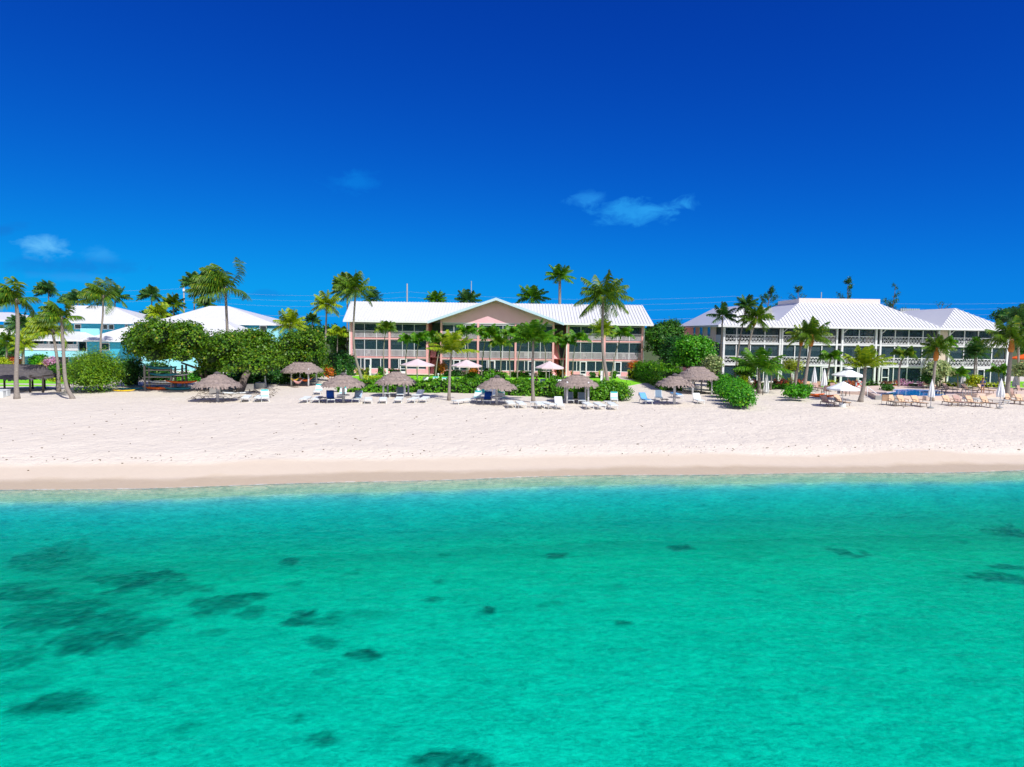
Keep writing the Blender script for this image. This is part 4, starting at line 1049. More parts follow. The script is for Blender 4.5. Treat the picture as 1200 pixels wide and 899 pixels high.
# garden in front of house A
for (nm, lb, ct, u0, u1, v0, v1, D, k, r_, n, mt, sd_) in [
    ('garden_tree', 'dark garden tree at the left edge behind the long thatched hut', 'tree', -20, 26, 398, 440, 98, 3, 12, 5000, 'dark', 20),
    ('round_shrub', 'round bright green clipped shrub below the turquoise balcony', 'shrub', 36, 60, 417, 436, 92, 2, 9, 4000, 'lime', 21),
    ('flowering_shrub', 'pink flowering shrub under the balcony, left of two palm trunks', 'shrub', 53, 66, 423, 432, 86, 2, 5, 1500, 'pinkfl', 22),
    ('garden_shrub', 'dark green shrub mass between the long hut and the feathery shrub', 'shrub', 57, 84, 425, 446, 84, 3, 8, 5000, 'grape2', 23),
    ('garden_shrub', 'yellow green shrub just above the long hut roof at its right end', 'shrub', 44, 58, 427, 434, 88, 2, 4, 1500, 'yellow', 24),
    ('garden_shrub', 'low orange and yellow shrub beside the lawn behind the two palms', 'shrub', 58, 72, 444, 450, 82, 3, 3, 1200, 'yellow', 25),
    ('garden_shrub', 'yellow green shrub at the left edge above the long hut', 'shrub', -6, 12, 421, 434, 88, 2, 6, 2000, 'yellow', 26),
    ('garden_shrub', 'reddish brown shrub seen between trunks above the long hut', 'shrub', 12, 22, 418, 432, 90, 1, 5, 1500, 'croton', 27),
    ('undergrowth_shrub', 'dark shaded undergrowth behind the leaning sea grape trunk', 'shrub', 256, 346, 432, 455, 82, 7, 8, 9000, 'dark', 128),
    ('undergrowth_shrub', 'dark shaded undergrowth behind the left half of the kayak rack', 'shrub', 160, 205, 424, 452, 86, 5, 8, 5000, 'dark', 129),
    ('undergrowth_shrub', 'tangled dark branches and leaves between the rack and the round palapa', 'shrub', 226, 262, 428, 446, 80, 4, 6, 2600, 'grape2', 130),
    ('garden_shrub', 'bright shrub seen under the sea grape branches beside the kayak rack', 'shrub', 204, 246, 437, 452, 86, 4, 7, 5000, 'lime', 28),
    ('garden_tree', 'leafy dark tree filling the gap left of the pink building', 'tree', 386, 408, 388, 425, 108, 2, 9, 4500, 'grape2', 29),
    ('background_tree', 'tall loose tree against the sky between the pink and white buildings', 'tree', 753, 802, 373, 432, 104, 4, 16, 13000, 'grape2', 30),
    ('background_tree', 'dark tree behind the hut pair at the left end of the white building', 'tree', 772, 815, 392, 440, 96, 3, 15, 8000, 'dark', 31),
    ('leafy_tree', 'rounded bright green tree beside the peach end wall of the white building', 'tree', 786, 839, 389, 445, 86, 4, 15, 17000, 'lime', 32),
    ('silver_shrub', 'pale silvery loose shrub behind the big hut on the right', 'shrub', 824, 845, 417, 441, 82, 3, 8, 3500, 'silver', 33),
    ('sea_grape_shrub', 'sprawling bright green shrub on the sand right of the big hut', 'shrub', 838, 878, 437, 479, 64, 5, 13, 0, 'lime', 34),
    ('background_tree', 'flat topped dark tree behind the right edge palms', 'tree', 1158, 1202, 361, 384, 108, 5, 9, 4500, 'dark', 35),
    ('background_tree', 'green tree filling the right edge below the flat topped tree', 'tree', 1184, 1240, 378, 425, 100, 4, 14, 9000, 'grape2', 36),
    ('garden_tree', 'pale leafy frangipani beside the orange shafted palm near the pool', 'tree', 1080, 1119, 423, 447, 84, 5, 8, 3600, 'silver', 37),
    ('garden_tree', 'sparse frangipani with yellow orange leaves left of the leaning palm pair', 'tree', 915, 943, 421, 441, 86, 3, 8, 1300, 'yellow', 38),
    ('garden_tree', 'variegated pale tree at the right edge behind the closed umbrella', 'tree', 1186, 1225, 425, 445, 84, 3, 9, 4500, 'silver', 39),
    ('garden_shrub', 'low green shrub on the sand left of the orange kayaks', 'shrub', 921, 952, 454, 464, 71, 7, 4.2, 4200, 'lime', 40),
    ('garden_shrub', 'spiky green shrub in a bed left of the pool', 'shrub', 1034, 1046, 453, 459, 80, 4, 2.5, 900, 'grape2', 41),
    ('garden_shrub', 'bushy shrub at the foot of the dark garden palm before the white building', 'shrub', 1134, 1152, 442, 455, 84, 2, 6, 2200, 'yellow', 42),
    ('garden_shrub', 'shrub below the frangipani behind the tan loungers', 'shrub', 1080, 1104, 437, 452, 84, 3, 7, 2800, 'grape2', 43),
    ('garden_shrub', 'leafy shrub left of the small coconut palm beside the closed umbrella', 'shrub', 865, 882, 424, 446, 83, 2, 8, 3500, 'palm_l', 44),
    ('garden_shrub', 'golden yellow shrub beside the sprawling sea grape shrub', 'shrub', 866, 877, 443, 452, 79, 2, 4, 1200, 'yellow', 45)]:
    if nm == 'sea_grape_shrub':
        lb_ = []
        for (u, vb, h, r) in ((842, 458, 17, 1.2), (846, 462, 20, 1.35), (852, 466, 21, 1.4), (858, 471, 21, 1.4), (864, 475, 21, 1.35), (869, 478, 18, 1.15), (873, 476, 12, .8), (849, 455, 15, 1.2), (860, 462, 17, 1.3), (868, 466, 15, 1.1)):
            g = G(u, vb); hh = h * g.y / F_PX; lb_.append((g.x, g.y, GZ + hh * .48, r, r, hh * .54))
        bush(nm, lb, ct, lb_, 19000, .17, L[mt], sd_, core=.72, clump=.4)
    else:
        bush(nm, lb, ct, lobes_box(rg, u0, u1, v0, v1, D, 4, k, r_), n, .22 if n > 3000 else .15, L[mt], sd_, core=.62 if mt not in ('silver', 'yellow') else .35,
             group='garden planting' if 'shrub' in nm else None, trunk=(trunkset((u0 + u1) / 2, 0, [((u0 + u1) / 2 - 3, (v0 + v1) / 2, 0), ((u0 + u1) / 2 + 4, (v0 + v1) / 2 + 2, .5)], D=D, r=.13) if 'tree' in nm else None), clump=.45)
# pines against the sky behind the white building
for (lb, u, vt, vb, D, n) in [('wispy dark casuarina top behind the left end of the parapet', 935, 336, 366, 125, 700), ('tallest feathery casuarina top above the parapet middle', 993, 328, 360, 125, 1300),
        ('leaning casuarina top right of the parapet', 1045, 334, 372, 122, 900), ('small casuarina tip above the right hip roof', 1101, 356, 370, 122, 200), ('scraggly casuarina behind the leaning palm pair of the white building', 899, 338, 366, 122, 1500)]:
    rng = np.random.default_rng(int(u)); s = D / F_PX; x = X(u, D, 12); t = thing('casuarina_tree', lb, 'tree', (x, D, GZ), 0, 'casuarinas behind the white building')
    zt, zb = Z(vt, D, u), Z(vb, D, u); lean = rng.uniform(-.4, .6)
    tk = MB(); tk.tube([(x, D, GZ), (x, D, zb), (x + lean, D, zt)], [.2, .1, .02], 6)
    Pl = []; 
    for k in range(14 if n > 300 else 5):
        f = rng.uniform(0, 1); zz = zb + (zt - zb) * f; L_ = (1.15 - f) * 1.9; az = rng.uniform(0, 6.28); x0 = x + lean * f
        e = np.array([x0 + math.cos(az) * L_, D + math.sin(az) * L_, zz + L_ * rng.uniform(.5, 1.0)]); a = np.array([x0, D, zz])
        tk.tube([a, e], [.04, .01], 4); m = n // 14; tt = rng.uniform(.35, 1.05, (m, 1)); Pl.append(a + (e - a) * tt + rng.normal(size=(m, 3)) * .16)
    P = np.concatenate(Pl); tk.build('trunk', M['bark_dark'], t)
    quads_obj('crown', leaf_quads(rng, P, rng.normal(size=P.shape), .26, .35), L['dark'], t, (x, D, GZ))
# far belts of trees hiding the horizon
for (lb, u0, u1, v0, D, n, mt, sd_) in [('low dark trees on the horizon left of the pink building', 330, 410, 380, 135, 5000, 'dark', 50), ('distant trees on the skyline behind the gap between buildings', 748, 808, 379, 140, 4500, 'dark', 51),
        ('distant trees filling the gap at the far left', -40, 30, 384, 140, 4000, 'dark', 52), ('distant trees behind the right end of the white building', 1180, 1260, 372, 135, 4000, 'dark', 53), ('green trees between the turquoise houses', 160, 215, 366, 128, 4500, 'grape2', 54)]:
    bush('background_tree', lb, 'tree', lobes_box(rg, u0, u1, v0, v0 + 30, D, 5, max(3, (u1 - u0) // 18), 13), n, .4, L[mt], sd_, core=.75, trunk=trunkset((u0 + u1) / 2, 0, [((u0 + u1) / 2, v0 + 15, 0)], D=D, r=.2))
# dark dense hedges
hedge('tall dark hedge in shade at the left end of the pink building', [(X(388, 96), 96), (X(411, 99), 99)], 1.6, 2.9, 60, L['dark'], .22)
gA, gB = G(752, 438), G(800, 447)
hedge('tall clipped hedge running back beside the pink building path, sunlit on top', [(X(752, 99), 99), (X(774, 90), 90), (X(789, 80), 80)], 2.2, 2.2, 61, L['hedge'], .2)
hedge('front clipped hedge left of the first single post palapa pair', [(G(378, 465).x, 73.4), (G(441, 465).x, 73.4)], 1.6, 1.0, 62)
hedge('clipped hedge behind the four post hut and market umbrella', [(X(442, 74, 2), 74), (X(514, 74, 2), 74)], 1.5, 1.15, 63)
hedge('long clipped hedge from the leaning young palm to the reclining bench', [(X(512, 74.5, 2), 74.5), (X(566, 74, 2), 74)], 1.6, 1.3, 64)
hedge('clipped hedge between the round palapa and the right four post hut', [(X(583, 72.5, 2), 72.5), (X(655, 71, 2), 71)], 1.7, 1.35, 65)
bush('hedge', 'rounded end of the front hedge right of the four post hut', 'hedge', [(X(u, 68, 2), 68, GZ + .55, 1.3, 1.2, 1.05) for u in (690, 702, 714, 723)] + [(X(u, 69.5, 2), 69.5, GZ + .55, 1.3, 1.2, 1.05) for u in (660, 675, 690, 705, 718)], 17000, .17, L['hedge'], 66, clump=.4, core=.78)
hedge('low yellow tipped hedge behind the left end of the front hedge', [(X(427, 77, 2), 77), (X(447, 77, 2), 77)], 1.1, 1.2, 67, L['yellow'])
hedge('middle garden hedge behind the pink lounger', [(X(545, 84, 2), 84), (X(592, 85, 2), 85)], 1.5, 1.35, 68)
hedge('low garden hedge patch left of the seated person', [(X(594, 84, 2), 84), (X(623, 85, 2), 85)], 2.6, .55, 69)
hedge('round topped garden hedge right of the seated person\'s umbrella', [(X(648, 84, 2), 84), (X(658, 84.5, 2), 84.5)], 1.4, 1.1, 70)
k = 0
for (u0, u1, D, h, mt, lb) in [(416, 434, 100.5, .8, 'yellow', 'yellow green shrubs at the left corner of the pink building'), (441, 451, 100.5, 1.1, 'lime', 'shrub right of the first ground floor door of the pink building'),
        (455, 470, 100.3, .9, 'lime', 'low shrub before the second bay of the pink building'), (507, 518, 100, 1.4, 'grape2', 'leafy shrub in front of the left stair recess'),
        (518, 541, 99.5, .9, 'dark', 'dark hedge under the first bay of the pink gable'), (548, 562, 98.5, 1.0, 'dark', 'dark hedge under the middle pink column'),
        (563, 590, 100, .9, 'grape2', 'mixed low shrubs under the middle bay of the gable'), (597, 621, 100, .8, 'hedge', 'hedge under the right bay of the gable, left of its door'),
        (629, 648, 100, .95, 'hedge', 'hedge right of the last gable door'), (650, 663, 100, 1.3, 'orange', 'orange red shrub in front of the right stair recess'),
        (667, 672, 100.5, .8, 'croton', 'small red leafed shrub by the right wing left door'), (690, 700, 100, .8, 'dark', 'dark clipped shrub right of the right wing first door'),
        (700, 706, 100, 1.1, 'yellow', 'golden shrub under the big palm in front of the right wing'), (714, 724, 100, 1.1, 'hedge', 'rounded green shrub left of the last right wing door'),
        (734, 756, 99.5, 1.2, 'yellow', 'lush yellow green shrubs at the right corner of the pink building')]:
    k += 1; hedge(lb, [(X(u0 + 1.5, D, 2), D), (X(u1 - 1.5, D, 2), D)], 1.0, h, 80 + k, L[mt], .17, 80, 'shrubs along the pink building', name='foundation_shrub')
bush('flowering_shrub', 'orange red leafed shrub at the right end window of the pink building', 'shrub', [(X(744, 101.5, 3), 101.5, GZ + 1.6, .75, .5, .6)], 900, .17, L['orange'], 120)
bush('flowering_shrub', 'orange flowering shrub beside the path left of the pink building', 'shrub', [(X(384, 88, 3), 88, GZ + .9, .55, .45, .65)], 500, .17, L['orange'], 121)
bush('flowering_shrub', 'small red flowered shrub beside the first gable bay', 'shrub', [(X(518, 99, 3), 99, GZ + 1.0, .4, .4, .9)], 600, .15, L['orange'], 122)
bush('flowering_shrub', 'red flower clump below the market umbrella left of the gable middle', 'shrub', [(X(554, 97.5, 3), 97.5, GZ + .6, .45, .4, .55)], 500, .15, L['orange'], 123)
k = 0
for (u0, u1, mt, lb) in [(884, 893, 'croton', 'red leafed planting behind the closed umbrella'), (905, 922, 'croton', 'red and yellow planting right of the closed umbrella'), (922, 928, 'yellow', 'yellow topped planting left of the white post'),
        (930, 941, 'croton', 'red planting at the feet of the leaning palm pair'), (968, 980, 'yellow', 'yellow green hedge behind the white sun umbrella'), (991, 1005, 'croton', 'red tinged planting left of the life ring'),
        (1014, 1030, 'hedge', 'green hedge right of the life ring'), (1031, 1052, 'croton', 'red flowering bed behind the pool left end'), (1054, 1082, 'pinkfl', 'pink flowering bed behind the pool right end'), (1102, 1130, 'yellow', 'yellow green hedge behind the deck loungers'),
        (1147, 1180, 'yellow', 'yellow green hedge at the right end behind the deck loungers')]:
    k += 1; hedge(lb, [(X(u0 + 1, 88, 2), 88 + (k % 2) * .4), (X(u1 - 1, 88, 2), 88)], .9, .75 if u0 > 1000 else .85, 130 + k, L[mt], .17, 80, 'planted beds before the white building', name='flower_bed')
hedge('long low green hedge in front of the red planting of the white building', [(X(884, 85, 2), 85), (X(926, 85, 2), 85)], 1.4, .45, 150, L['lime'], .17)

# ------------------------------------------------------------------ palms
palm('tall windblown palm with thick grey trunk in front of the long thatched hut', 20, 468, 18, 350, 30, kind='coco', mat='palm', wind=-1.1, seed=1, via=[(19, 440), (20, 380)], n=30, tr=.2, lift=.15)
palm('inner leaning palm of the pair at the left, trunk foot beside the feathery shrub', 86, 468, 72, 371, 25, kind='coco', mat='palm', wind=-.9, seed=2, via=[(77, 448), (73, 400)], n=26, tr=.17)
palm('outer yellow green palm of the pair at the left, with drooping blown fronds', 69, 459, 60, 386, 27, kind='coco', mat='palm_y', wind=-1.0, seed=3, via=[(68, 430), (63, 400)], n=24, tr=.16, lift=.1)
palm('short palm behind the leftmost big palm trunk', 27, 440, 26, 378, 17, D=92, kind='coco', mat='palm_d', seed=4, wind=-.4, n=26, lift=-.2)
palm('small green palm at the far left edge in the garden', 8, 440, 8, 400, 15, D=90, kind='coco', mat='palm', seed=5, n=20)
palm('small garden palm between the big left trunk and the palm pair', 27, 440, 28, 402, 15, D=90, kind='coco', mat='palm_y', seed=6, n=16)
palm('dark windblown far palm above the leftmost houses', 57, 420, 57, 341, 15, D=128, kind='far', mat='palm_d', wind=-.8, seed=7, n=26)
palm('far palm with fronds swept left at the left end of the hip roof', 91, 420, 91, 352, 17, D=128, kind='far', mat='palm_d', wind=-1.0, seed=8)
palm('tall swept palm in front of the turquoise house with slim pale trunk', 119, 430, 121, 346, 25, D=100, kind='coco', mat='palm', wind=-.9, seed=9, n=28, via=[(118, 400), (120, 370)])
palm('dark far palm rising just right of the swept palm', 134, 420, 135, 348, 16, D=130, kind='far', mat='palm_d', wind=-.4, seed=10)
palm('lone far palm with drooping fronds between two turquoise roofs', 177, 420, 178, 346, 14, D=132, kind='far', mat='palm_d', wind=-.5, seed=11, droop=1.5)
palm('low palm between the white roofs, left of the utility pole', 185, 420, 187, 367, 15, D=120, kind='far', mat='palm_y', wind=-.5, seed=12)
palm('bushy palm peeking over the roof just left of the utility pole', 204, 420, 203, 356, 14, D=125, kind='far', mat='palm', wind=-.2, seed=13)
palm('slim far palm beside the utility pole', 227, 420, 228, 331, 15, D=125, kind='far', mat='palm_d', wind=-.5, seed=14)
palm('small far palm half hidden behind the tall leaning palm', 241, 420, 241, 356, 12, D=125, kind='far', mat='palm_d', seed=15)
palm('tallest windblown palm on the left with huge swept crown over the sea grape trees', 270, 450, 264, 337, 36, D=86, kind='coco', mat='palm', wind=-1.0, seed=16, n=34, via=[(267, 400), (265, 365)], tr=.2, lift=.2)
palm('broad yellow green palm above the sea grape trees', 338, 430, 340, 379, 20, D=98, kind='coco', mat='palm_y', seed=17, wind=.1, n=22, lift=.2)
palm('small far palm right of the broad yellow green palm', 366, 420, 366, 375, 10, D=120, kind='far', mat='palm_d', seed=18)
palm('lime green palm with slim trunk left of the pink building', 380, 430, 383, 356, 19, D=108, kind='coco', mat='palm_y', seed=19, wind=-.1, n=22)
palm('dark palm behind the tall curved palm at the left end of the pink building', 407, 430, 407, 336, 19, D=118, kind='far', mat='palm', seed=20, wind=-.4, n=26)
palm('tall curved palm in front of the left end of the pink building', 424, 445, 417, 338, 23, kind='coco', mat='palm', seed=21, wind=-.3, n=24, via=[(416, 415), (414, 385)], tr=.17)
palm('yellowing small palm by the left wall of the pink building', 394, 430, 396, 390, 14, D=104, kind='garden', mat='palm_y', seed=22)
palm('far dark palm top above the pink building left roof beside its end', 437, 420, 437, 350, 12, D=124, kind='fan', mat='palm_d', seed=23)
palm('far palm top over the left roof of the pink building', 511, 420, 511, 352, 14, D=126, kind='royal', mat='palm_l', seed=24)
palm('far palm top just left of the gable peak', 549, 420, 548, 353, 17, D=122, kind='royal', mat='palm_d', seed=25)
palm('fan shaped far palm just right of the gable peak', 623, 420, 623, 349, 19, D=120, kind='royal', mat='palm_l', seed=26)
palm('tall royal palm with pale trunk standing behind the pink building', 656, 420, 656, 324, 17, D=116, kind='royal', mat='palm_l', seed=27, tr=.3)
palm('tall coconut palm with wide crown in front of the right wing', 714, 457, 707, 347, 33, kind='coco', mat='palm', seed=28, n=26, via=[(707, 415), (706, 385)], tr=.19, droop=1.2)
palm('dark double trunk twin close behind the tall wide crowned palm', 707, 450, 706, 385, 14, D=88, kind='fan', mat='palm_y', seed=29)
palm('young coconut palm leaning slightly in front of the gable left bay', 526, 469, 529, 412, 28, kind='young', mat='palm_y', seed=30, n=16, via=[(527, 440)], tr=.14)
palm('young coconut palm with arching green fronds in front of the gable right bay', 625, 472, 625, 400, 30, kind='young', mat='palm_l', seed=31, n=20, via=[(624, 440)], tr=.16, droop=1.1)
gp_ = [(450, 440, 452, 385, 12, 'single slim garden palm before the left wing of the pink building'), (476, 440, 478, 398, 11, 'left garden palm of the cluster at the left stair recess'), (489, 441, 491, 396, 11, 'second garden palm of the cluster at the left stair recess'),
       (503, 444, 505, 396, 12, 'leaning garden palm in the left stair recess'), (510, 440, 519, 398, 11, 'garden palm at the gable left edge'), (548, 440, 547, 388, 12, 'garden palm before the first gable bay'),
       (564, 440, 571, 389, 12, 'garden palm leaning right beside the middle pink column'), (575, 442, 576, 393, 12, 'slim garden palm right of the middle pink column'), (586, 442, 586, 402, 12, 'lowest garden palm before the middle gable bay'),
       (598, 442, 599, 391, 13, 'garden palm at the right pink column of the gable'), (606, 442, 612, 397, 12, 'leaning garden palm behind the arching young coconut palm'), (640, 440, 637, 397, 12, 'garden palm before the last gable bay'),
       (661, 443, 650, 397, 13, 'garden palm leaning left over the right stair recess'), (659, 440, 664, 401, 10, 'small garden palm at the edge of the right wing'), (671, 441, 676, 396, 13, 'garden palm with arched crown before the right wing first bay'),
       (716, 440, 729, 391, 12, 'slim garden palm leaning right before the right wing')]
for i, (ub, vb, uc, vc, r, lb) in enumerate(gp_):
    palm(lb, ub, vb, uc, vc, r * 1.15, D=97.5 - (i % 3) * .8, kind='garden', mat='palm_l' if i % 4 else 'palm', seed=200 + i, via=[((ub + uc) / 2 + (-1.5 if uc > ub else 1), (vb + vc) / 2)], group='slim garden palms before the pink building', n=15)
palm('upright slim palm with brown skirt at the left corner of the white building', 842, 440, 847, 370, 17, D=87, kind='coco', mat='palm_d', seed=40, n=14, tr=.12, lift=.3, nuts=False)
palm('left tall palm of the leaning pair before the white building', 860, 440, 875, 357, 15, D=85, kind='coco', mat='palm_d', seed=41, n=20, via=[(865, 410)], tr=.12)
palm('right tall palm of the leaning pair, with orange crown base', 871, 440, 886, 372, 20, D=84, kind='coco', mat='palm', seed=42, n=22, via=[(876, 412)], tr=.14, shaft=(1.1, .22))
palm('low wide coconut palm beside the closed umbrella before the white building', 890, 461, 889, 432, 34, kind='young', mat='palm_l', seed=43, n=17, tr=.2, droop=1.1, lift=-.1)
palm('left palm of the orange shafted pair before the white building middle', 931, 457, 940, 394, 17, kind='coco', mat='palm_y', seed=44, n=18, via=[(935, 430)], tr=.15, shaft=(1.2, .24), lift=.25, droop=1.5)
palm('right palm of the orange shafted pair before the white building middle', 942, 459, 952, 393, 23, kind='coco', mat='palm', seed=45, n=22, via=[(946, 430)], tr=.19, shaft=(1.3, .28), lift=.25, droop=1.4)
palm('small arching palm behind the white sun umbrellas', 966, 446, 974, 418, 14, D=86, kind='garden', mat='palm_l', seed=46, n=15, tr=.11)
palm('bright yellow green coconut palm leaning over the sand, carrying a life ring', 1008, 471, 1014, 430, 27, kind='young', mat='palm_y', seed=47, n=20, via=[(1012, 452)], tr=.22, lift=.1)
palm('dark skinny palm with small crown behind the pool', 1053, 452, 1060, 415, 14, kind='garden', mat='palm', seed=48, via=[(1054, 432)], tr=.12, n=14, D=86)
palm('sturdy palm with orange crown base between the pool and the loungers', 1092, 470, 1098, 408, 19, kind='coco', mat='palm', seed=49, n=20, via=[(1094, 445)], tr=.17, shaft=(1.3, .27), lift=.2, droop=1.3)
palm('second green palm crown just right of the orange shafted pool palm', 1108, 440, 1109, 402, 12, D=89, kind='garden', mat='palm_l', seed=50, n=12)
palm('bushy dark fan palm before the right hip roofed wing', 1141, 445, 1143, 412, 14, D=86, kind='fan', mat='palm_d', seed=51, n=44, tr=.12)
palm('small lime fan palm tuft just above the bushy dark palm', 1145, 442, 1144, 400, 7, D=88, kind='fan', mat='palm_l', seed=52, n=16, tr=.07)
palm('large palm with orange crown base at the right edge by the loungers', 1180, 470, 1186, 398, 30, kind='coco', mat='palm', seed=53, n=20, via=[(1182, 440)], tr=.24, shaft=(1.3, .30), lift=.25, droop=1.0)
palm('upright dark palm rising behind the right edge palm', 1193, 440, 1194, 375, 20, D=92, kind='coco', mat='palm_d', seed=54, n=14, lift=.5)
palm('low garden palm under the balconies left of the closed umbrella at the right', 1123, 446, 1122, 438, 13, D=84, kind='garden', mat='palm_l', seed=55, n=12)
palm('low garden palm between the small coconut palm and the white post', 903, 446, 905, 430, 12, D=83, kind='garden', mat='palm_l', seed=56, n=13)
palm('low garden palm by the right end balconies under the variegated tree', 1172, 446, 1170, 434, 12, D=85, kind='garden', mat='palm_l', seed=57, n=12)

# ------------------------------------------------------------------ thatched palapas and huts
def thatch(parent, rx, ry, ze, zt, seed, mat, ridge=0.0, off=(0, 0), name='thatch_roof'):
    rng = random.Random(seed); mb = MB(); n, m = 48, 11
    for j in range(m + 1):
        t = j / m; f = t; zz = zt - (zt - ze) * (t ** 1.25) + .06 * math.sin(j * 2.1)
        for i in range(n):
            a = 2 * math.pi * i / n; r = f + (rng.uniform(-.012, .03) if j else .03)
            cx = math.copysign(abs(math.cos(a)) ** .8, math.cos(a)); sy = math.copysign(abs(math.sin(a)) ** .8, math.sin(a))
            rid = ridge * cx * (1 - t)
            mb.v.append((off[0] + rx * r * cx + rid, off[1] + ry * r * sy, zz + rng.uniform(-.025, .025) + (rng.uniform(-.10, .02) if j == m else 0)))
    for j in range(m):
        for i in range(n): i2 = (i + 1) % n; mb.f.append((j*n + i, (j+1)*n + i, (j+1)*n + i2, j*n + i2))
    b = len(mb.v)                                             # underside and ragged fringe
    mb.v.append((off[0], off[1], zt - .18)); mb.f += [(m*n + i, b, m*n + (i + 1) % n) for i in range(n)]
    for i in range(260):                                      # hanging palm leaf ends
        a = rng.uniform(0, 2 * math.pi); cx = math.copysign(abs(math.cos(a)) ** .8, math.cos(a)); sy = math.copysign(abs(math.sin(a)) ** .8, math.sin(a))
        t = rng.choice((1, 1, 1, .8, .55)); zz = zt - (zt - ze) * t ** 1.25 + .04; x = off[0] + rx * t * cx; y = off[1] + ry * t * sy
        w = rng.uniform(.04, .11); l_ = rng.uniform(.12, .38); tx, ty = -math.sin(a) * w, math.cos(a) * w; o = .10 if t < 1 else .04
        b = len(mb.v); mb.v += [(x - tx, y - ty, zz), (x + tx, y + ty, zz), (x + tx * .5 + cx * (o + l_ * .5), y + ty * .5 + sy * (o + l_ * .5), zz - l_ * (.55 if t < 1 else .9)), (x - tx * .6 + cx * (o + l_ * .45), y - ty * .6 + sy * (o + l_ * .45), zz - l_ * (.5 if t < 1 else .8))]
        mb.f.append((b, b + 1, b + 2, b + 3))
    return mb.build(name, mat, parent, local=True)
def palapa(label, u, vb, vt, ve, wpx, seed, mat=None, shelf=True):
    g = G(u, vb); rx = wpx / 2 * g.y / F_PX; zt = Z(vt, g.y, u) - GZ; ze = Z(ve, g.y - rx * .9, u) - GZ
    t = thing('palapa', label, 'beach umbrella', tuple(g), 0, 'single post thatched beach umbrellas')
    thatch(t, rx, rx, max(1.45, ze), zt, seed, mat or M['thatch'])
    MB().tube([(0, 0, -.2), (0, 0, zt - .1)], [.14, .11], 10).build('post', M['post_white'], t, True, True)
    mb = MB()
    for k in range(6):
        a = k * math.pi / 3 + .3; mb.bar((0, 0, max(1.45, ze) - .15), (math.cos(a) * rx * .7, math.sin(a) * rx * .7, ze + (zt - ze) * .28), .06)
    mb.build('brace', M['wood'], t, local=True)
    if shelf:
        mb = MB(); mb.lathe([(.14, .62), (.55, .62), (.55, .67), (.14, .67)], 16, cap=False); mb.build('table_shelf', M['post_white'], t, local=True)
    tk = MB(); tk.lathe([(.32, zt - .12), (.26, zt + .02), (.05, zt + .12)], 12); tk.build('ridge_cap', M['thatch_dark'], t, True, True)
    return t
palapa('single post palapa in the sea grape shade at the left of the beach', 255, 470, 437, 453, 50, 1)
palapa('single post palapa with a blue towel lounger under it, left of the four post hut', 402.5, 471.5, 438, 452, 48, 2)
palapa('single post palapa in front of the gable middle, beside the reclining bench', 582, 473.5, 441, 455, 45, 3)
palapa('single post palapa overlapped by the bigger hut at the right, loungers in a ring below', 790, 474, 439, 451, 41, 4)
def hut(label, uc, u_posts_front, v_front, depth, u0, u1, vt, ve, seed, mat=None, pm=None, ridge=.6, braces=True, mid=0, slats=False):
    gl, gr = G(u_posts_front[0], v_front), G(u_posts_front[1], v_front); y0 = (gl.y + gr.y) / 2; D = y0 + depth / 2
    xc = (X(u0, D) + X(u1, D)) / 2; rx = (X(u1, D) - X(u0, D)) / 2; ry = depth / 2 + .75
    zt = Z(vt, D, uc) - GZ; ze = Z(ve, D - ry, uc) - GZ
    t = thing('thatched_hut', label, 'hut', (xc, D, GZ), 0, 'thatched huts on posts')
    thatch(t, rx, ry, ze, zt, seed, mat or M['thatch'], ridge)
    xs2 = [gl.x - xc + (gr.x - gl.x) * k / (mid + 1) for k in range(mid + 2)]
    for x in xs2:
        for y in (-depth / 2, depth / 2):
            MB().tube([(x, y, -.2), (x, y, ze + .25)], [.095, .085], 8).build('post', pm or M['post_white'], t, True, True)
    mb = MB()
    for y in (-depth / 2, depth / 2): mb.bar((xs2[0], y, ze + .12), (xs2[-1], y, ze + .12), .12)
    for x in xs2: mb.bar((x, -depth / 2, ze + .24), (x, depth / 2, ze + .24), .12)
    mb.build('beam', pm or M['post_white'], t, local=True)
    if braces:
        for x in (xs2[0], xs2[-1]):
            for y in (-depth / 2, depth / 2):
                sg = 1 if x == xs2[0] else -1
                MB().bar((x, y, ze - .45), (x + sg * .55, y, ze + .1), .08).build('knee_brace', pm or M['post_white'], t, local=True)
    tk = MB(); tk.bar((-ridge, 0, zt + .02), (ridge, 0, zt + .02), .34, .12); tk.build('ridge_cap', M['thatch_dark'], t, local=True)
    return t
hut('long dark thatched hut on black posts at the far left', 25, (3, 53), 459.5, 4.0, -14, 61, 428, 444, 11, M['thatch_dark'], M['post_dark'], 2.2, False, 2)
hut('four post hut sheltering orange hammocks beside the sea grape trees', 355, (341, 362), 453, 3.2, 332, 377, 425, 435.5, 12, ridge=.9)
hut('four post hut with loungers lined up in front, left of the pink umbrella', 464, (449, 474.5), 465.5, 2.4, 442, 486.5, 436, 449, 13, ridge=.3)
hut('four post hut with two blue loungers beneath, before the right stair recess', 677, (664.5, 689), 473.5, 2.6, 653, 700.5, 440, 452, 14, ridge=.5)
hut('largest four post hut on the right, beside the sprawling shrub', 818, (812, 833.5), 462.5, 4.2, 794, 841, 430, 444.5, 15, ridge=.6)

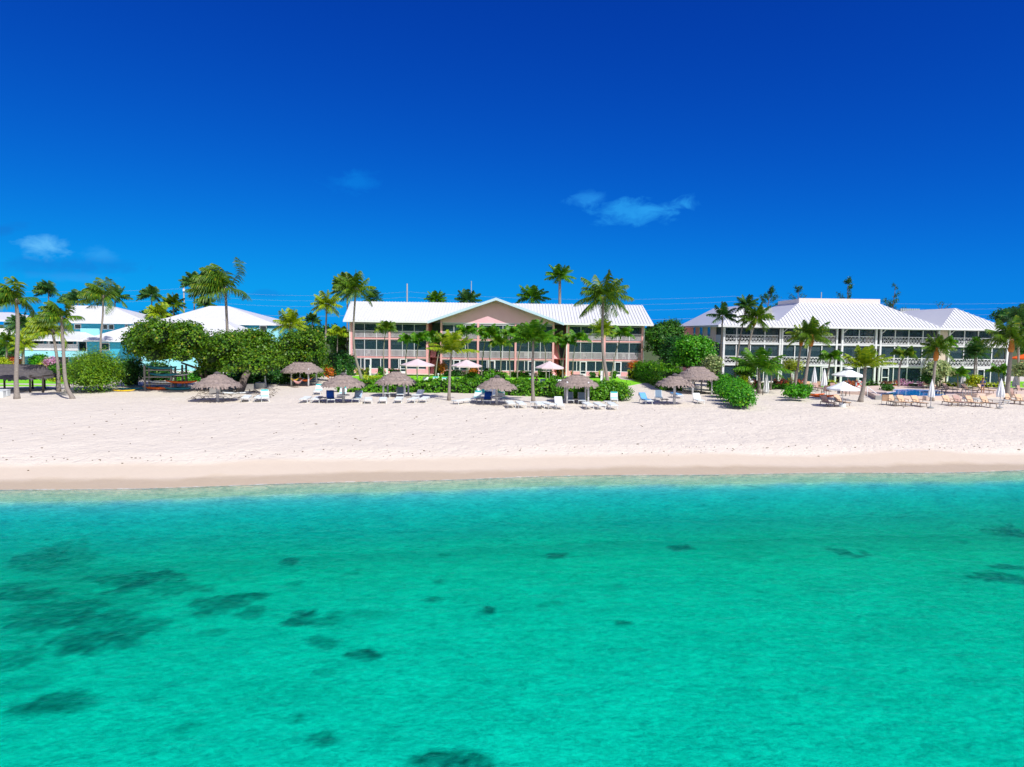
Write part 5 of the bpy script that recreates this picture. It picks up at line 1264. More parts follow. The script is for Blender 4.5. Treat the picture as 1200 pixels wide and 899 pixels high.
# ------------------------------------------------------------------ sun umbrellas
def umbrella(label, u, vb, vt, ve, wpx, mat, group, D=None, vent=False, sides=8, pole=None, base=True):
    g = G(u, vb) if D is None else Vector((X(u, D, GZ), D, GZ)); r = wpx / 2 * g.y / F_PX; zt = Z(vt, g.y, u) - GZ; ze = Z(ve, g.y - r * .6, u) - GZ
    t = thing('sun_umbrella', label, 'sun umbrella', tuple(g), 0.2, group); mb = MB()
    n = sides
    for (a, za, b_, zb) in ([(.02, zt, r * .55, ze + (zt - ze) * .42), (r * .55, ze + (zt - ze) * .42, r, ze)]):
        for k in range(n):
            a0, a1 = 2 * math.pi * k / n, 2 * math.pi * (k + 1) / n; am = (a0 + a1) / 2
            P = lambda rr, an, z: (rr * math.cos(an), rr * math.sin(an), z)
            mb.poly([P(a, a0, za), P(b_, a0, zb), P(b_ * .93, am, zb - .02), P(a * .93, am, za)]); mb.poly([P(a * .93, am, za), P(b_ * .93, am, zb - .02), P(b_, a1, zb), P(a, a1, za)])
    for k in range(n):                                        # valance
        a0, a1 = 2 * math.pi * k / n, 2 * math.pi * (k + 1) / n; am = (a0 + a1) / 2
        P = lambda rr, an, z: (rr * math.cos(an), rr * math.sin(an), z)
        mb.poly([P(r, a0, ze), P(r * 1.01, a0, ze - .14), P(r * .94, am, ze - .16), P(r * .93, am, ze - .02)]); mb.poly([P(r * .93, am, ze - .02), P(r * .94, am, ze - .16), P(r * 1.01, a1, ze - .14), P(r, a1, ze)])
    cp = mb.build('canopy', mat, t, local=True)
    if vent:
        v_ = MB(); v_.lathe([(.02, zt + .28), (r * .22, zt + .12), (r * .3, zt + .02)], n, cap=False); v_.build('vent_cap', mat, cp, local=True)
    MB().tube([(0, 0, 0), (0, 0, zt)], .035, 8).build('pole', pole or M['post_white'], t, True, True)
    for k in range(n):
        a0 = 2 * math.pi * k / n; MB().bar((0, 0, zt - .1), (r * .97 * math.cos(a0), r * .97 * math.sin(a0), ze - .02), .025).build('rib', M['wood'], t, local=True)
    if base: MB().lathe([(.3, 0), (.3, .22), (.22, .32), (.05, .34)], 12).build('base', M['kwhite'], t, local=True)
    return t
PG = 'faded pink market umbrellas on the lawn'
umbrella('faded pink market umbrella between the left hut and the left stair recess', 489, 451, 420.5, 428, 40, M['umb_pink'], PG)
umbrella('faded pink market umbrella behind the young palm in the garden middle', 546.5, 452, 421.5, 429, 37, M['umb_pink'], PG)
umbrella('faded pink market umbrella beside the seated person', 643.5, 452, 423, 431, 35, M['umb_pink'], PG, D=80.5)
umbrella('rear white two tier sun umbrella', 993, 457, 432, 440, 36, M['umb_white'], 'white sun umbrellas', vent=True)
umbrella('front white sun umbrella with red pole collar, shading two tan loungers', 987, 477, 447, 456, 36, M['umb_white'], 'white sun umbrellas')
MB().lathe([(.07, 1.9), (.07, 2.25)], 8).build('pole_collar', M['red'], bpy.data.objects['sun_umbrella.004'], local=True)
umbrella('larger orange canopy at the right edge behind the palm', 1201, 0, 414, 420, 34, M['umb_orange'], 'orange umbrellas at the right edge', D=96)
umbrella('smaller orange canopy low at the right edge', 1202, 0, 421.5, 426, 18, M['umb_orange'], 'orange umbrellas at the right edge', D=94)
def closed_umb(label, u, vb, vt, ve, wpx, lean=0.0):
    g = G(u, vb); s = g.y / F_PX; r = wpx / 2 * s; zt = Z(vt, g.y, u) - GZ; ze = Z(ve, g.y, u) - GZ
    t = thing('closed_umbrella', label, 'sun umbrella', tuple(g), 0, 'closed white umbrellas'); mb = MB(); n = 16; m = 8
    for j in range(m + 1):
        f = j / m; zz = zt - (zt - ze) * f; rr = r * (.12 + .95 * f ** .7) * (1 - .25 * max(0, f - .85) / .15)
        for i in range(n):
            a = 2 * math.pi * i / n; q = rr * (1 + (.28 if i % 2 else -.22) * (.3 + f)); mb.v.append((q * math.cos(a), q * math.sin(a), zz - (.08 if j == m and i % 2 else 0)))
    for j in range(m):
        for i in range(n): i2 = (i + 1) % n; mb.f.append((j*n + i, (j+1)*n + i, (j+1)*n + i2, j*n + i2))
    mb.build('folded_canopy', M['umb_white'], t, local=True)
    MB().tube([(0, 0, 0), (0, 0, zt + .1)], .035, 8).build('pole', M['post_white'], t, True, True)
    MB().lathe([(.28, 0), (.28, .08), (.06, .12)], 12).build('base', M['grey_metal'], t, local=True)
    return t
closed_umb('closed white umbrella right of the low wide coconut palm', 897.5, 461, 437, 459, 6)
closed_umb('left of two closed umbrellas behind the orange kayaks', 953.5, 458, 430, 448, 5)
closed_umb('right of two closed umbrellas behind the orange kayaks', 965, 460, 433, 452, 6)
closed_umb('closed umbrella in front of the orange shafted pool palm', 1090.5, 478, 446, 465, 6)
closed_umb('closed umbrella behind the deck loungers, before the balconies', 1128, 458, 433, 455, 6)
closed_umb('closed umbrella just left of the right edge palm trunk', 1171.5, 478, 445, 465, 7.5)
closed_umb('closed umbrella right of the right edge palm trunk', 1189.5, 459, 437, 453, 6)

# ------------------------------------------------------------------ loungers
def lounger(back, sling, frame, band=None, name='sun_lounger', arms=False, wheels=False, h=.34, ln=1.95, w=.64):
    """head towards +y, feet towards -y."""
    def mk():
        t = thing(name, '', 'sun lounger'); a = R(back); hx, hz_ = ln * .15, h           # hinge
        bl = ln * .37; tipy, tipz = hx + bl * math.cos(a), h + bl * math.sin(a); ft = hx - ln * .63
        fr = MB()
        for s in (-1, 1):
            x = s * w / 2; fr.bar((x, ft, h), (x, hx + bl * .9 if back < 5 else hx + .3, h), .045, .06); fr.bar((x, hx, h + .01), (x, tipy, tipz + .01), .04, .05)
            if arms: fr.bar((x * 1.06, hx - .45, h + .24), (x * 1.06, hx + .12, h + .26), .05, .04); fr.bar((x * 1.06, hx - .42, h), (x * 1.06, hx - .42, h + .24), .035)
        fr.bar((-w / 2, ft, h), (w / 2, ft, h), .045, .06); fr.bar((-w / 2, tipy, tipz), (w / 2, tipy, tipz), .04)
        fr.build('frame', frame, t, local=True)
        mb = MB(); mb.prism([(-w / 2 + .03, ft + .03, h + .035), (w / 2 - .03, ft + .03, h + .035), (w / 2 - .03, hx - .30, h + .025), (-w / 2 + .03, hx - .30, h + .025)], (0, 0, .02))
        mb.prism([(-w / 2 + .03, hx - .30, h + .025), (w / 2 - .03, hx - .30, h + .025), (w / 2 - .03, hx, h + .04), (-w / 2 + .03, hx, h + .04)], (0, 0, .02))
        mb.build('seat', sling, t, local=True)
        n = Vector((0, -math.sin(a), math.cos(a))) * .03; q = lambda x, f: Vector((x, hx + bl * f * math.cos(a), h + .01 + bl * f * math.sin(a))) + n
        MB().prism([q(-w/2 + .03, .02), q(w/2 - .03, .02), q(w/2 - .03, .99), q(-w/2 + .03, .99)], n * .7).build('backrest', sling, t, local=True)
        if band:
            m2 = MB(); m2.prism([q(-w/2 + .02, .80) + n * .8, q(w/2 - .02, .80) + n * .8, q(w/2 - .02, 1.02) + n * .8, q(-w/2 + .02, 1.02) + n * .8], n * .3)
            m2.prism([q(-w/2 + .02, .02) + n * .8, q(w/2 - .02, .02) + n * .8, q(w/2 - .02, .12) + n * .8, q(-w/2 + .02, .12) + n * .8], n * .3); m2.build('headrest_band', band, t, local=True)
        for sx_ in (-1, 1):
            for yy in (ft + .28, hx + .28): MB().bar((sx_ * (w / 2 - .02), yy, h), (sx_ * (w / 2 + .01), yy + (-.06 if yy < 0 else .06), 0), .045).build('leg', frame, t, local=True)
        if back > 15: MB().bar((0, hx + bl * .6 * math.cos(a), h + bl * .6 * math.sin(a)), (0, hx + bl * .75, h - .02), .03).build('back_prop', frame, t, local=True)
        return t
    return Series(mk)
S_flat = lounger(3, M['sling'], M['kwhite']); S_up = lounger(52, M['sling'], M['kwhite'], M['teal']); S_mid = lounger(28, M['sling'], M['kwhite'])
S_blue = lounger(55, M['grey_sling'], M['kwhite']); S_tan = lounger(50, M['tan'], M['tan_frame'], arms=True); S_tanr = lounger(50, M['tan_dk'], M['tan_frame'], arms=True)
S_pink = lounger(70, M['pink'], M['pink'], ln=1.3, h=.2)
S_plain = lounger(48, M['sling'], M['kwhite'])
def towel_mk(back, mat, full):
    def mk():
        t = thing('towel', '', 'towel'); a = R(back); w = .62; h = .34; hx = 1.95 * .15; bl = 1.95 * .37
        n = Vector((0, -math.sin(a), math.cos(a))); q = lambda x, f: Vector((x, hx + bl * f * math.cos(a), h + .02 + bl * f * math.sin(a))) + n * .085
        m = MB(); rng = random.Random(4); rows = [q(0, 1.05) + Vector((0, .10, -.28)), q(0, 1.05) + Vector((0, .06, -.02)), q(0, 1.0), q(0, .66), q(0, .33), q(0, .05)]
        if full: rows += [Vector((0, hx - .15, h + .1)), Vector((0, hx - .5, h + .1)), Vector((0, hx - .85, h + .095))]
        nx_ = 7; b = len(m.v)
        for r_ in rows:
            for i in range(nx_): m.v.append((r_.x + w * (i / (nx_ - 1) - .5) * 1.03, r_.y + rng.uniform(-.012, .012), r_.z + rng.uniform(-.01, .014)))
        for j in range(len(rows) - 1):
            for i in range(nx_ - 1): m.f.append((j*nx_ + i, j*nx_ + i + 1, (j+1)*nx_ + i + 1, (j+1)*nx_ + i))
        o = m.build('cloth', mat, t, True, True); sm = o.modifiers.new('thickness', 'SOLIDIFY'); sm.thickness = .018
        return t
    return Series(mk)
T_royal, T_sky, T_pale = towel_mk(55, M['blue_towel'], True), towel_mk(48, M['sky_towel'], True), towel_mk(48, M['pale_towel'], True)
WG = 'white loungers on the open sand'; GG = 'white loungers on the lawn behind the hedge'; TG = 'tan loungers on the sand before the pool'; DG = 'tan loungers behind the pool'
def put(S, u, vb, rz, label, group=None, z=GZ):
    g = G(u, vb, z); 
    # vb is the row of the front (sea side) feet: shift inland so that the feet stand there
    a = R(rz) - math.atan((u - 600) / F_PX); g = g + Vector((-math.sin(a), math.cos(a), 0)) * .93
    return S.put((g.x, g.y, z), a, label, group), g, a
for (S, u, vb, rz, lb, gp) in [
    (S_flat, 287, 471, -8, 'flat white lounger, left of three at the edge of the sea grape shade', WG), (S_flat, 302, 471, -8, 'flat white lounger, middle of three at the edge of the sea grape shade', WG),
    (S_up, 311, 471, 2, 'upright lounger with teal band, right of three at the edge of the sea grape shade', WG),
    (S_flat, 355, 472.5, -14, 'flat white lounger farthest left in the row leading to the towel palapa', WG), (S_flat, 369, 472.5, -12, 'flat white lounger second in the row leading to the towel palapa', WG),
    (S_up, 371, 463, -10, 'upright white lounger with teal bands at the left end of the hedge', WG), (S_up, 398, 467, -14, 'upright teal banded lounger behind the towel palapa post', WG),
    (S_blue, 388, 473, 3, 'lounger wearing a royal blue towel left of the palapa post', WG), (S_plain, 416, 472.5, -12, 'raised lounger with pale blue towel right of the towel palapa', WG),
    (S_flat, 431.5, 473.5, 0, 'flat lounger, first of five flat ones in front of the four post hut', WG), (S_flat, 448.5, 473.5, -2, 'flat lounger, second of five flat ones in front of the four post hut', WG),
    (S_flat, 466, 473, -6, 'flat lounger, third of five flat ones in front of the four post hut', WG), (S_flat, 481, 473, -16, 'flat lounger, fourth of five flat ones in front of the four post hut', WG),
    (S_flat, 494.5, 472.5, -12, 'flat lounger, last of five flat ones in front of the four post hut', WG), (S_mid, 486, 467.5, -20, 'half raised lounger behind the fourth flat one by the hut', WG),
    (S_blue, 469, 466.5, 0, 'blue grey lounger under the four post hut', WG),
    (S_flat, 532, 474.5, -45, 'lone flat white lounger turned aside right of the young palm trunk', WG), (S_up, 553.5, 472, -20, 'upright teal banded lounger left of the middle palapa', WG),
    (S_blue, 570, 474, -6, 'lounger with bright blue towel under the middle palapa', WG), (S_up, 592, 473, 14, 'upright teal banded lounger at the right of the middle palapa', WG),
    (S_flat, 600, 478, 8, 'flat white lounger, first of the row right of the middle palapa', WG), (S_flat, 612.5, 478.5, 10, 'flat white lounger, second of the row right of the middle palapa', WG),
    (S_flat, 634, 479, 10, 'flat white lounger just right of the arching young palm trunk', WG), (S_flat, 648, 479, 28, 'flat white lounger turned outwards left of the upright one by the hut', WG),
    (S_plain, 657, 479.5, 8, 'raised white lounger left of the right four post hut', WG),
    (S_blue, 668.5, 473.5, 4, 'left of two blue grey loungers under the right four post hut', WG), (S_blue, 682, 474, 2, 'right of two blue grey loungers under the right four post hut', WG),
    (S_flat, 692, 479.5, 14, 'flat white lounger, first of three right of the right hut posts', WG), (S_flat, 706, 480, 16, 'flat white lounger, second of three right of the right hut posts', WG),
    (S_flat, 720, 480, 10, 'flat white lounger, last of three in front of the rounded hedge end', WG), (S_up, 720, 473, 2, 'upright teal banded lounger against the rounded hedge end', WG),
    (S_plain, 762, 474.5, 28, 'white lounger with sky blue towel alone on the sand left of the palapa ring', WG), (S_blue, 772.5, 470.5, 4, 'dark blue lounger seen from its foot behind the low table', WG),
    (S_flat, 797.5, 467.5, 25, 'flat lounger with a sky blue towel under the overlapped palapa', WG), (S_plain, 822, 474, 18, 'single white lounger with teal headrest in front of the largest hut', WG),
    (S_plain, 495.5, 452, -12, 'lawn lounger, left of two beside the first pink umbrella', GG), (S_up, 510.5, 452, 0, 'lawn lounger with teal bands, right of two beside the first pink umbrella', GG),
    (S_up, 519, 453, -8, 'lawn lounger left of the young palm trunk', GG), (S_blue, 535.5, 453, 0, 'greyish blue lawn lounger right of the young palm trunk', GG), (S_plain, 551, 453, -10, 'white lawn lounger beside the pink one', GG),
    (S_up, 623, 455, 0, 'lawn lounger behind the arching young palm trunk, person seated on its right', GG), (S_blue, 636, 455, 0, 'bluish lawn lounger right of the seated person', GG),
    (S_plain, 657, 455.5, 8, 'lawn lounger, left of three seen above the right hut roof', GG), (S_plain, 671, 455.5, 12, 'lawn lounger, middle of three seen above the right hut roof', GG), (S_plain, 684, 456, 14, 'lawn lounger, right of three seen above the right hut roof', GG),
    (S_pink, 558.5, 453.5, -60, 'hot pink low chair on the lawn by the middle hedge', None)]:
    r_, g_, a_ = put(S, u, vb, rz, lb, gp)
    for (T, key, tl) in ((T_royal, 'royal blue towel left', 'royal blue towel draped over the lounger left of the palapa post'), (T_pale, 'with pale blue towel right', 'pale blue and white towel on the raised lounger right of the towel palapa'), (T_royal, 'with bright blue towel under', 'bright blue towel draped over the lounger under the middle palapa'),
                          (T_sky, 'with sky blue towel alone', 'sky blue towel on the lounger alone on the sand'), (T_sky, 'teal headrest in front of the largest', None)):
        if key in lb and tl: T.put(tuple(g_), a_, tl, 'towels on loungers')
g_ = G(797.5, 467.5); a_ = R(25) - math.atan(197.5 / F_PX); g_ = g_ + Vector((-math.sin(a_), math.cos(a_), 0)) * .93
MB().prism([(-.3, -.7, .41), (.3, -.7, .41), (.3, .9, .45), (-.3, .9, .45)], (0, 0, .03)).build('towel', M['sky_towel'], local=True)
o_ = bpy.data.objects[[o.name for o in bpy.data.objects if o.name.startswith('towel')][-1]]
o_ = [o for o in bpy.data.objects if o.name.startswith('towel') and o.type == 'MESH'][-1]; o_.location = g_; o_.rotation_euler = (0, 0, a_); tag(o_, 'sky blue towel spread flat on the lounger under the overlapped palapa', 'towel', 'towels on loungers')
for (S, u, vb, rz, lb, gp, z) in [
    (S_tanr, 976, 477, 32, 'rosy tan lounger in the umbrella shade, left of its pole', TG, GZ), (S_tan, 994, 476.5, 40, 'tan lounger right of the white umbrella pole', TG, GZ),
    (S_tan, 1054, 476, 32, 'tan lounger facing outwards, first in front of the pool', TG, GZ), (S_tan, 1066.5, 476.5, 34, 'tan lounger facing outwards, second in front of the pool', TG, GZ), (S_tan, 1084, 477, 36, 'tan lounger left of the closed umbrella pole by the pool palm', TG, GZ),
    (S_tan, 1120.5, 476.5, 36, 'tan lounger, first right of the pool palm', TG, GZ), (S_tanr, 1133, 476.5, 36, 'rosy tan lounger, second right of the pool palm', TG, GZ), (S_tan, 1149, 477, 40, 'tan lounger, third right of the pool palm', TG, GZ), (S_tan, 1166, 477.5, 38, 'tan lounger beside the closed umbrella left of the edge palm', TG, GZ),
    (S_tan, 1194, 474, 44, 'tan lounger right of the edge palm trunk', TG, GZ), (S_tan, 1207, 475, 40, 'tan lounger cut off by the right edge', TG, GZ),
    (S_tan, 1108, 460.5, 52, 'deck lounger, left of two just behind the pool palm', DG, PD), (S_tan, 1121.5, 460.5, 52, 'deck lounger, right of two behind the pool palm', DG, PD), (S_tan, 1145, 461.5, 54, 'deck lounger before the bushy shrub', DG, PD), (S_tan, 1164, 461.5, 54, 'deck lounger beside the person in blue', DG, PD),
    (S_tanr, 963, 458.5, 30, 'tan lounger half hidden behind the left orange kayak', DG, GZ), (S_tan, 884, 460, 20, 'tan lounger half hidden behind the low wide coconut palm', DG, GZ)]:
    put(S, u, vb, rz, lb, gp, z)
def chair_mk(sling, frame):
    def mk():
        t = thing('beach_chair', '', 'chair'); w = .56; m = MB()
        for s in (-1, 1):
            x = s * w / 2; m.bar((x, -.28, 0), (x, -.24, .62), .035); m.bar((x, .3, 0), (x, .22, .62), .035); m.bar((x, -.28, .62), (x, .3, .62), .05, .03); m.bar((x, .2, .4), (x, .36, 1.0), .035)
        m.bar((-w/2, .36, 1.0), (w/2, .36, 1.0), .035); m.build('frame', frame, t, local=True)
        MB().prism([(-w/2 + .02, -.26, .42), (w/2 - .02, -.26, .42), (w/2 - .02, .22, .38), (-w/2 + .02, .22, .38)], (0, 0, .025)).build('seat', sling, t, local=True)
        MB().prism([(-w/2 + .02, .2, .40), (w/2 - .02, .2, .40), (w/2 - .02, .36, .99), (-w/2 + .02, .36, .99)], (0, -.03, .01)).build('backrest', sling, t, local=True)
        return t
    return Series(mk)
S_chair = chair_mk(M['tan'], M['tan_frame']); S_dark = chair_mk(M['tan_dk'], M['post_dark'])
CG = 'tan armchairs around the beach and pool'
for (S, u, vb, rz, lb, z) in [(S_chair, 1037, 474.5, 180, 'tan armchair turned away, left of the pool front loungers', GZ), (S_chair, 1085, 455, 175, 'tan armchair behind the pool beside the orange shafted palm', PD), (S_chair, 947, 457, 20, 'tan armchair between the leaning palm pair and the closed umbrella', GZ), (S_chair, 958, 457, -10, 'tan armchair between two closed umbrellas', GZ),
        (S_dark, 976, 459, 10, 'brown armchair left of the white umbrellas', GZ), (S_dark, 967, 463, -30, 'brown armchair beside the right orange kayak', GZ), (S_dark, 991, 464, 40, 'brown armchair behind the tan lounger near the life ring palm', GZ), (S_dark, 1186, 466, 30, 'dark armchair right of the edge palm trunk', GZ), (S_dark, 1196, 462, 60, 'dark armchair by the small closed umbrella at the edge', GZ)]:
    g = G(u, vb, z); S.put(tuple(g), R(rz) - math.atan((u - 600) / F_PX), lb, CG)

# ------------------------------------------------------------------ tables, posts, bollards, kayaks
def table_mk(r, h, mat, square=False):
    def mk():
        t = thing('side_table', '', 'table'); m = MB()
        if square: m.box(-r, r, -r, r, h - .04, h)
        else: m.lathe([(.01, h - .03), (r, h - .03), (r, h), (.01, h)], 16)
        m.build('table_top', mat, t, local=True)
        for sx_, sy_ in ((-1, -1), (1, -1), (1, 1), (-1, 1)): MB().bar((sx_ * r * .6, sy_ * r * .6, h - .03), (sx_ * r * .75, sy_ * r * .75, 0), .035).build('leg', mat, t, local=True)
        return t
    return Series(mk)
S_t = table_mk(.3, .45, M['kwhite'], True); S_td = table_mk(.34, .42, M['wood'], True); S_tr = table_mk(.45, .72, M['kwhite'])
TBG = 'small tables beside loungers'
for (S, u, vb, lb) in [(S_td, 378, 471, 'low grey table between the flat loungers and the blue towel lounger'), (S_t, 454, 466, 'low white table at the left posts of the four post hut'), (S_t, 504, 452, 'low white table between two lawn loungers'), (S_td, 562, 473, 'small table in the middle palapa shade'),
        (S_t, 625, 477, 'tiny table beside the arching young palm trunk foot'), (S_td, 675.5, 473, 'low table between two blue grey loungers under the right hut'), (S_td, 778.5, 473, 'low grey table beside the dark blue lounger'), (S_t, 712, 476, 'small grey table left of the upright lounger at the rounded hedge'),
        (S_t, 467, 462, 'white table at the back of the four post hut'), (S_tr, 676, 464, 'round white table behind the right four post hut'), (S_t, 1142, 473, 'low white table between tan loungers on the right'), (S_t, 1178, 474, 'low table at the foot of the right edge palm'), (S_td, 1048, 475, 'low bronze table beside the tan armchair'), (S_tr, 640, 456, 'round table in the shade of the third pink umbrella')]:
    g = G(u, vb); S.put(tuple(g), 0, lb, TBG)
def bollard_mk():
    t = thing('bollard_light', '', 'garden light')
    MB().lathe([(.09, 0), (.09, .62), (.12, .64), (.12, .66)], 10).build('post', M['white'], t, local=True)
    MB().lathe([(.08, .66), (.08, .80)], 10).build('lantern', M['shade_white'], t, local=True)
    MB().lathe([(.16, .80), (.14, .85), (.03, .93)], 10).build('cap', M['white'], t, local=True); return t
S_b = Series(bollard_mk)
for (u, vb, lb) in [(405, 441, 'white bollard light above the towel palapa roof'), (513.5, 446, 'white bollard light left of the young palm on the lawn'), (648.5, 447, 'white bollard light beside the third pink umbrella'), (759.5, 444.5, 'white bollard light on the lawn corner by the sandy path'), (559.5, 466, 'white bollard light on the sand left of the middle palapa')]:
    S_b.put(tuple(G(u, vb)), 0, lb, 'white bollard lights')
def post_mk():
    t = thing('shower_post', '', 'post'); MB().box(-.11, .11, -.08, .08, 0, 1.9).build('column', M['white'], t, local=True)
    MB().box(-.14, .14, -.11, .11, 1.9, 1.96).build('cap', M['white'], t, local=True); MB().bar((.0, -.09, 1.55), (0, -.3, 1.5), .04).build('tap', M['grey_metal'], t, local=True); return t
S_p = Series(post_mk)
for (u, vb, lb, s) in [(434, 446, 'white post on the lawn left of the four post hut', 1), (453.5, 447, 'short white post just right above the four post hut roof', .8), (704.5, 457, 'tall white post beside the wide crowned palm trunk', 1.1), (927, 453, 'white post left of the leaning orange shafted palms', .95)]:
    S_p.put(tuple(G(u, vb)), 0, lb, 'white posts in the gardens', (1, 1, s))
mb = MB(); g = G(704.5, 456); mb.box(g.x - .85, g.x + .5, g.y - .22, g.y + .2, GZ + .36, GZ + .42); 
for x in (-.75, .4): mb.box(g.x + x - .04, g.x + x + .04, g.y - .15, g.y + .15, GZ, GZ + .36)
mb.build('bench', M['white'], label='low white bench at the foot of the tall white post', cat='bench')
# reclining bench / cushioned day bed on the sand
g = G(571, 466.5); t = thing('day_bed', 'wide white and teal reclining bench behind the blue towel lounger', 'bench', tuple(g))
MB().prism([(-.95, -.1, .35), (.95, -.1, .35), (.95, .35, 1.0), (-.95, .35, 1.0)], (0, .06, .04)).build('backrest', M['sling'], t, local=True)
MB().prism([(-.85, -.16, .52), (-.2, -.16, .52), (.1, .2, .98), (-.5, .22, .98)], (0, -.02, .03)).build('teal_cushion', M['teal'], t, local=True)
MB().box(-.95, .95, -.7, -.12, .3, .4).build('seat', M['sling'], t, local=True)
for x in (-.88, .88):
    for y in (-.62, .2): MB().box(x - .04, x + .04, y - .04, y + .04, 0, .3).build('leg', M['kwhite'], t, local=True)
# terrace paving strip on which the right hand lawn loungers stand
sheet('terrace', upoly([(622, 457), (700, 460), (704, 457), (640, 454.5), (614, 454)]), GZ + .045, .2, M['concrete'])
sheet('garden_path', upoly([(744, 446.5), (735, 441.5), (722, 441.3), (728, 445)]), GZ + .05, .2, M['concrete'])
# kayaks
def kayak_mk(mat, L_=3.4, w=.72):
    def mk():
        t = thing('kayak', '', 'kayak'); mb = MB(); n, m = 14, 10
        for i in range(n + 1):
            f = i / n; x = (f - .5) * L_; s = max(.03, math.sin(math.pi * f) ** .55); rise = .14 * abs(2 * f - 1) ** 2.5
            for k in range(m):
                a = 2 * math.pi * k / m; mb.v.append((x, math.cos(a) * w / 2 * s, .17 + rise + math.sin(a) * (.17 if math.sin(a) < 0 else .11) * (.35 + .65 * s)))
        for i in range(n):
            for k in range(m): k2 = (k + 1) % m; mb.f.append((i*m + k, (i+1)*m + k, (i+1)*m + k2, i*m + k2))
        mb.f += [tuple(range(m)), tuple(range(n*m + m - 1, n*m - 1, -1))]
        mb.build('hull', mat, t, True, True)
        MB().lathe([(.30, .285), (.30, .30), (.22, .295)], 14, -.1, 0).build('cockpit', M['post_dark'], t, local=True)
        return t
    return Series(mk)
K = {c: kayak_mk(M[m]) for c, m in (('orange', 'orange'), ('green', 'kgreen'), ('teal', 'kteal'), ('white', 'kwhite'), ('yellow', 'kyellow'))}
KG = 'kayaks and boards stored at the beach'
yk = G(185, 457).y
g0 = G(170, 457.5); g1 = G(201, 457.5); g2 = G(214, 455.5); sc_ = g0.y / F_PX
rk = thing('kayak_rack', 'grey timber rack stacked with kayaks under the sea grape tree', 'rack', (g0.x, g0.y, GZ))
ht = (457 - 428) * sc_
for gg in (g0, g1, g2):
    for dy in (0, .9): MB().box(gg.x - .08, gg.x + .08, gg.y + dy - .08, gg.y + dy + .08, GZ, GZ + ht - .1 * dy).build('upright', M['wood'], rk)
for k, h in enumerate((.62, 1.35, 2.05)):
    for dy in (.05, .85): mb = MB(); mb.bar((g0.x, g0.y + dy - .14, GZ + h), (g1.x, g1.y + dy - .14, GZ + h), .09); mb.bar((g1.x, g1.y + dy - .14, GZ + h), (g2.x, g2.y + dy - .14, GZ + h), .08); mb.build('shelf_rail', M['wood'], rk)
for (c, x, h, rz, lb) in [('orange', .9, .05, 2, 'orange kayak on the ground at the left inside the rack'), ('green', 2.0, .03, -3, 'green kayak on the ground in the middle of the rack'), ('teal', 3.0, .03, 5, 'dark teal kayak on the ground at the right of the rack'),
        ('white', 1.4, .69, 0, 'white kayak on the lowest shelf of the rack'), ('orange', 3.3, .69, 4, 'orange kayak poking out right on the lowest shelf'), ('teal', 1.5, 1.42, -2, 'teal kayak on the middle shelf'), ('white', 2.4, 1.42, 3, 'white board on the middle shelf, right'), ('teal', 1.3, 2.12, 0, 'dark teal kayak on the top shelf')]:
    K[c].put((g0.x + x + .2, g0.y + .45 + (.35 if lb.startswith(('green', 'white board')) else 0), GZ + h), R(rz), lb, KG, (.92, 1, 1) if c != 'white' else (.9, .85, .8))
for (c, u, v, rz, s, lb) in [('teal', 155, 457, 30, .8, 'teal kayak lying in the shade left of the rack'), ('yellow', 145, 459, 15, .6, 'weathered yellow float on the sand beside the feathery shrub'), ('orange', 953, 464, 12, .8, 'left of two orange kayaks behind the low green shrub'), ('orange', 962.5, 465.5, -8, .9, 'right of two orange kayaks, nearer the white umbrella'), ('teal', 297, 452, 20, .7, 'dark kayak in the shade under the leaning sea grape trunk'), ('white', 276, 462, 20, .7, 'white board in the sea grape shade beside the palapa')]:
    g = G(u, v); K[c].put(tuple(g), R(rz), lb, KG, (s, s, s))
# small stuff in the sea grape shade
rng = random.Random(9)
for (u, v, m_, lb) in [(292, 457, 'wood', 'grey crate under the leaning sea grape trunk'), (305, 455, 'grey_metal', 'grey metal box under the sea grape tree, left of the white post'), (252, 462, 'wood', 'small grey crate beside the left palapa post'), (4, 464, 'kwhite', 'white box on the sand at the left edge'), (-1, 466, 'kwhite', 'white crate cut by the left edge of the beach')]:
    g = G(u, v); t = thing('storage_crate', lb, 'crate', tuple(g), .2); m = MB(); m.box(-.45, .45, -.3, .3, 0, .08); m.box(-.45, -.4, -.3, .3, .08, .55); m.box(.4, .45, -.3, .3, .08, .55); m.box(-.4, .4, -.3, -.25, .08, .55); m.box(-.4, .4, .25, .3, .08, .55)
    m.build('crate_box', M[m_], t, local=True); MB().box(-.47, .47, -.32, .32, .552, .6).build('lid', M[m_], t, local=True)
g = G(311.5, 453); MB().tube([(g.x, g.y, GZ - .2), (g.x - .1, g.y, GZ + 1.15)], [.11, .09], 8).build('post', M['post_white'], label='short leaning white post right of the sea grape trunk', cat='post')
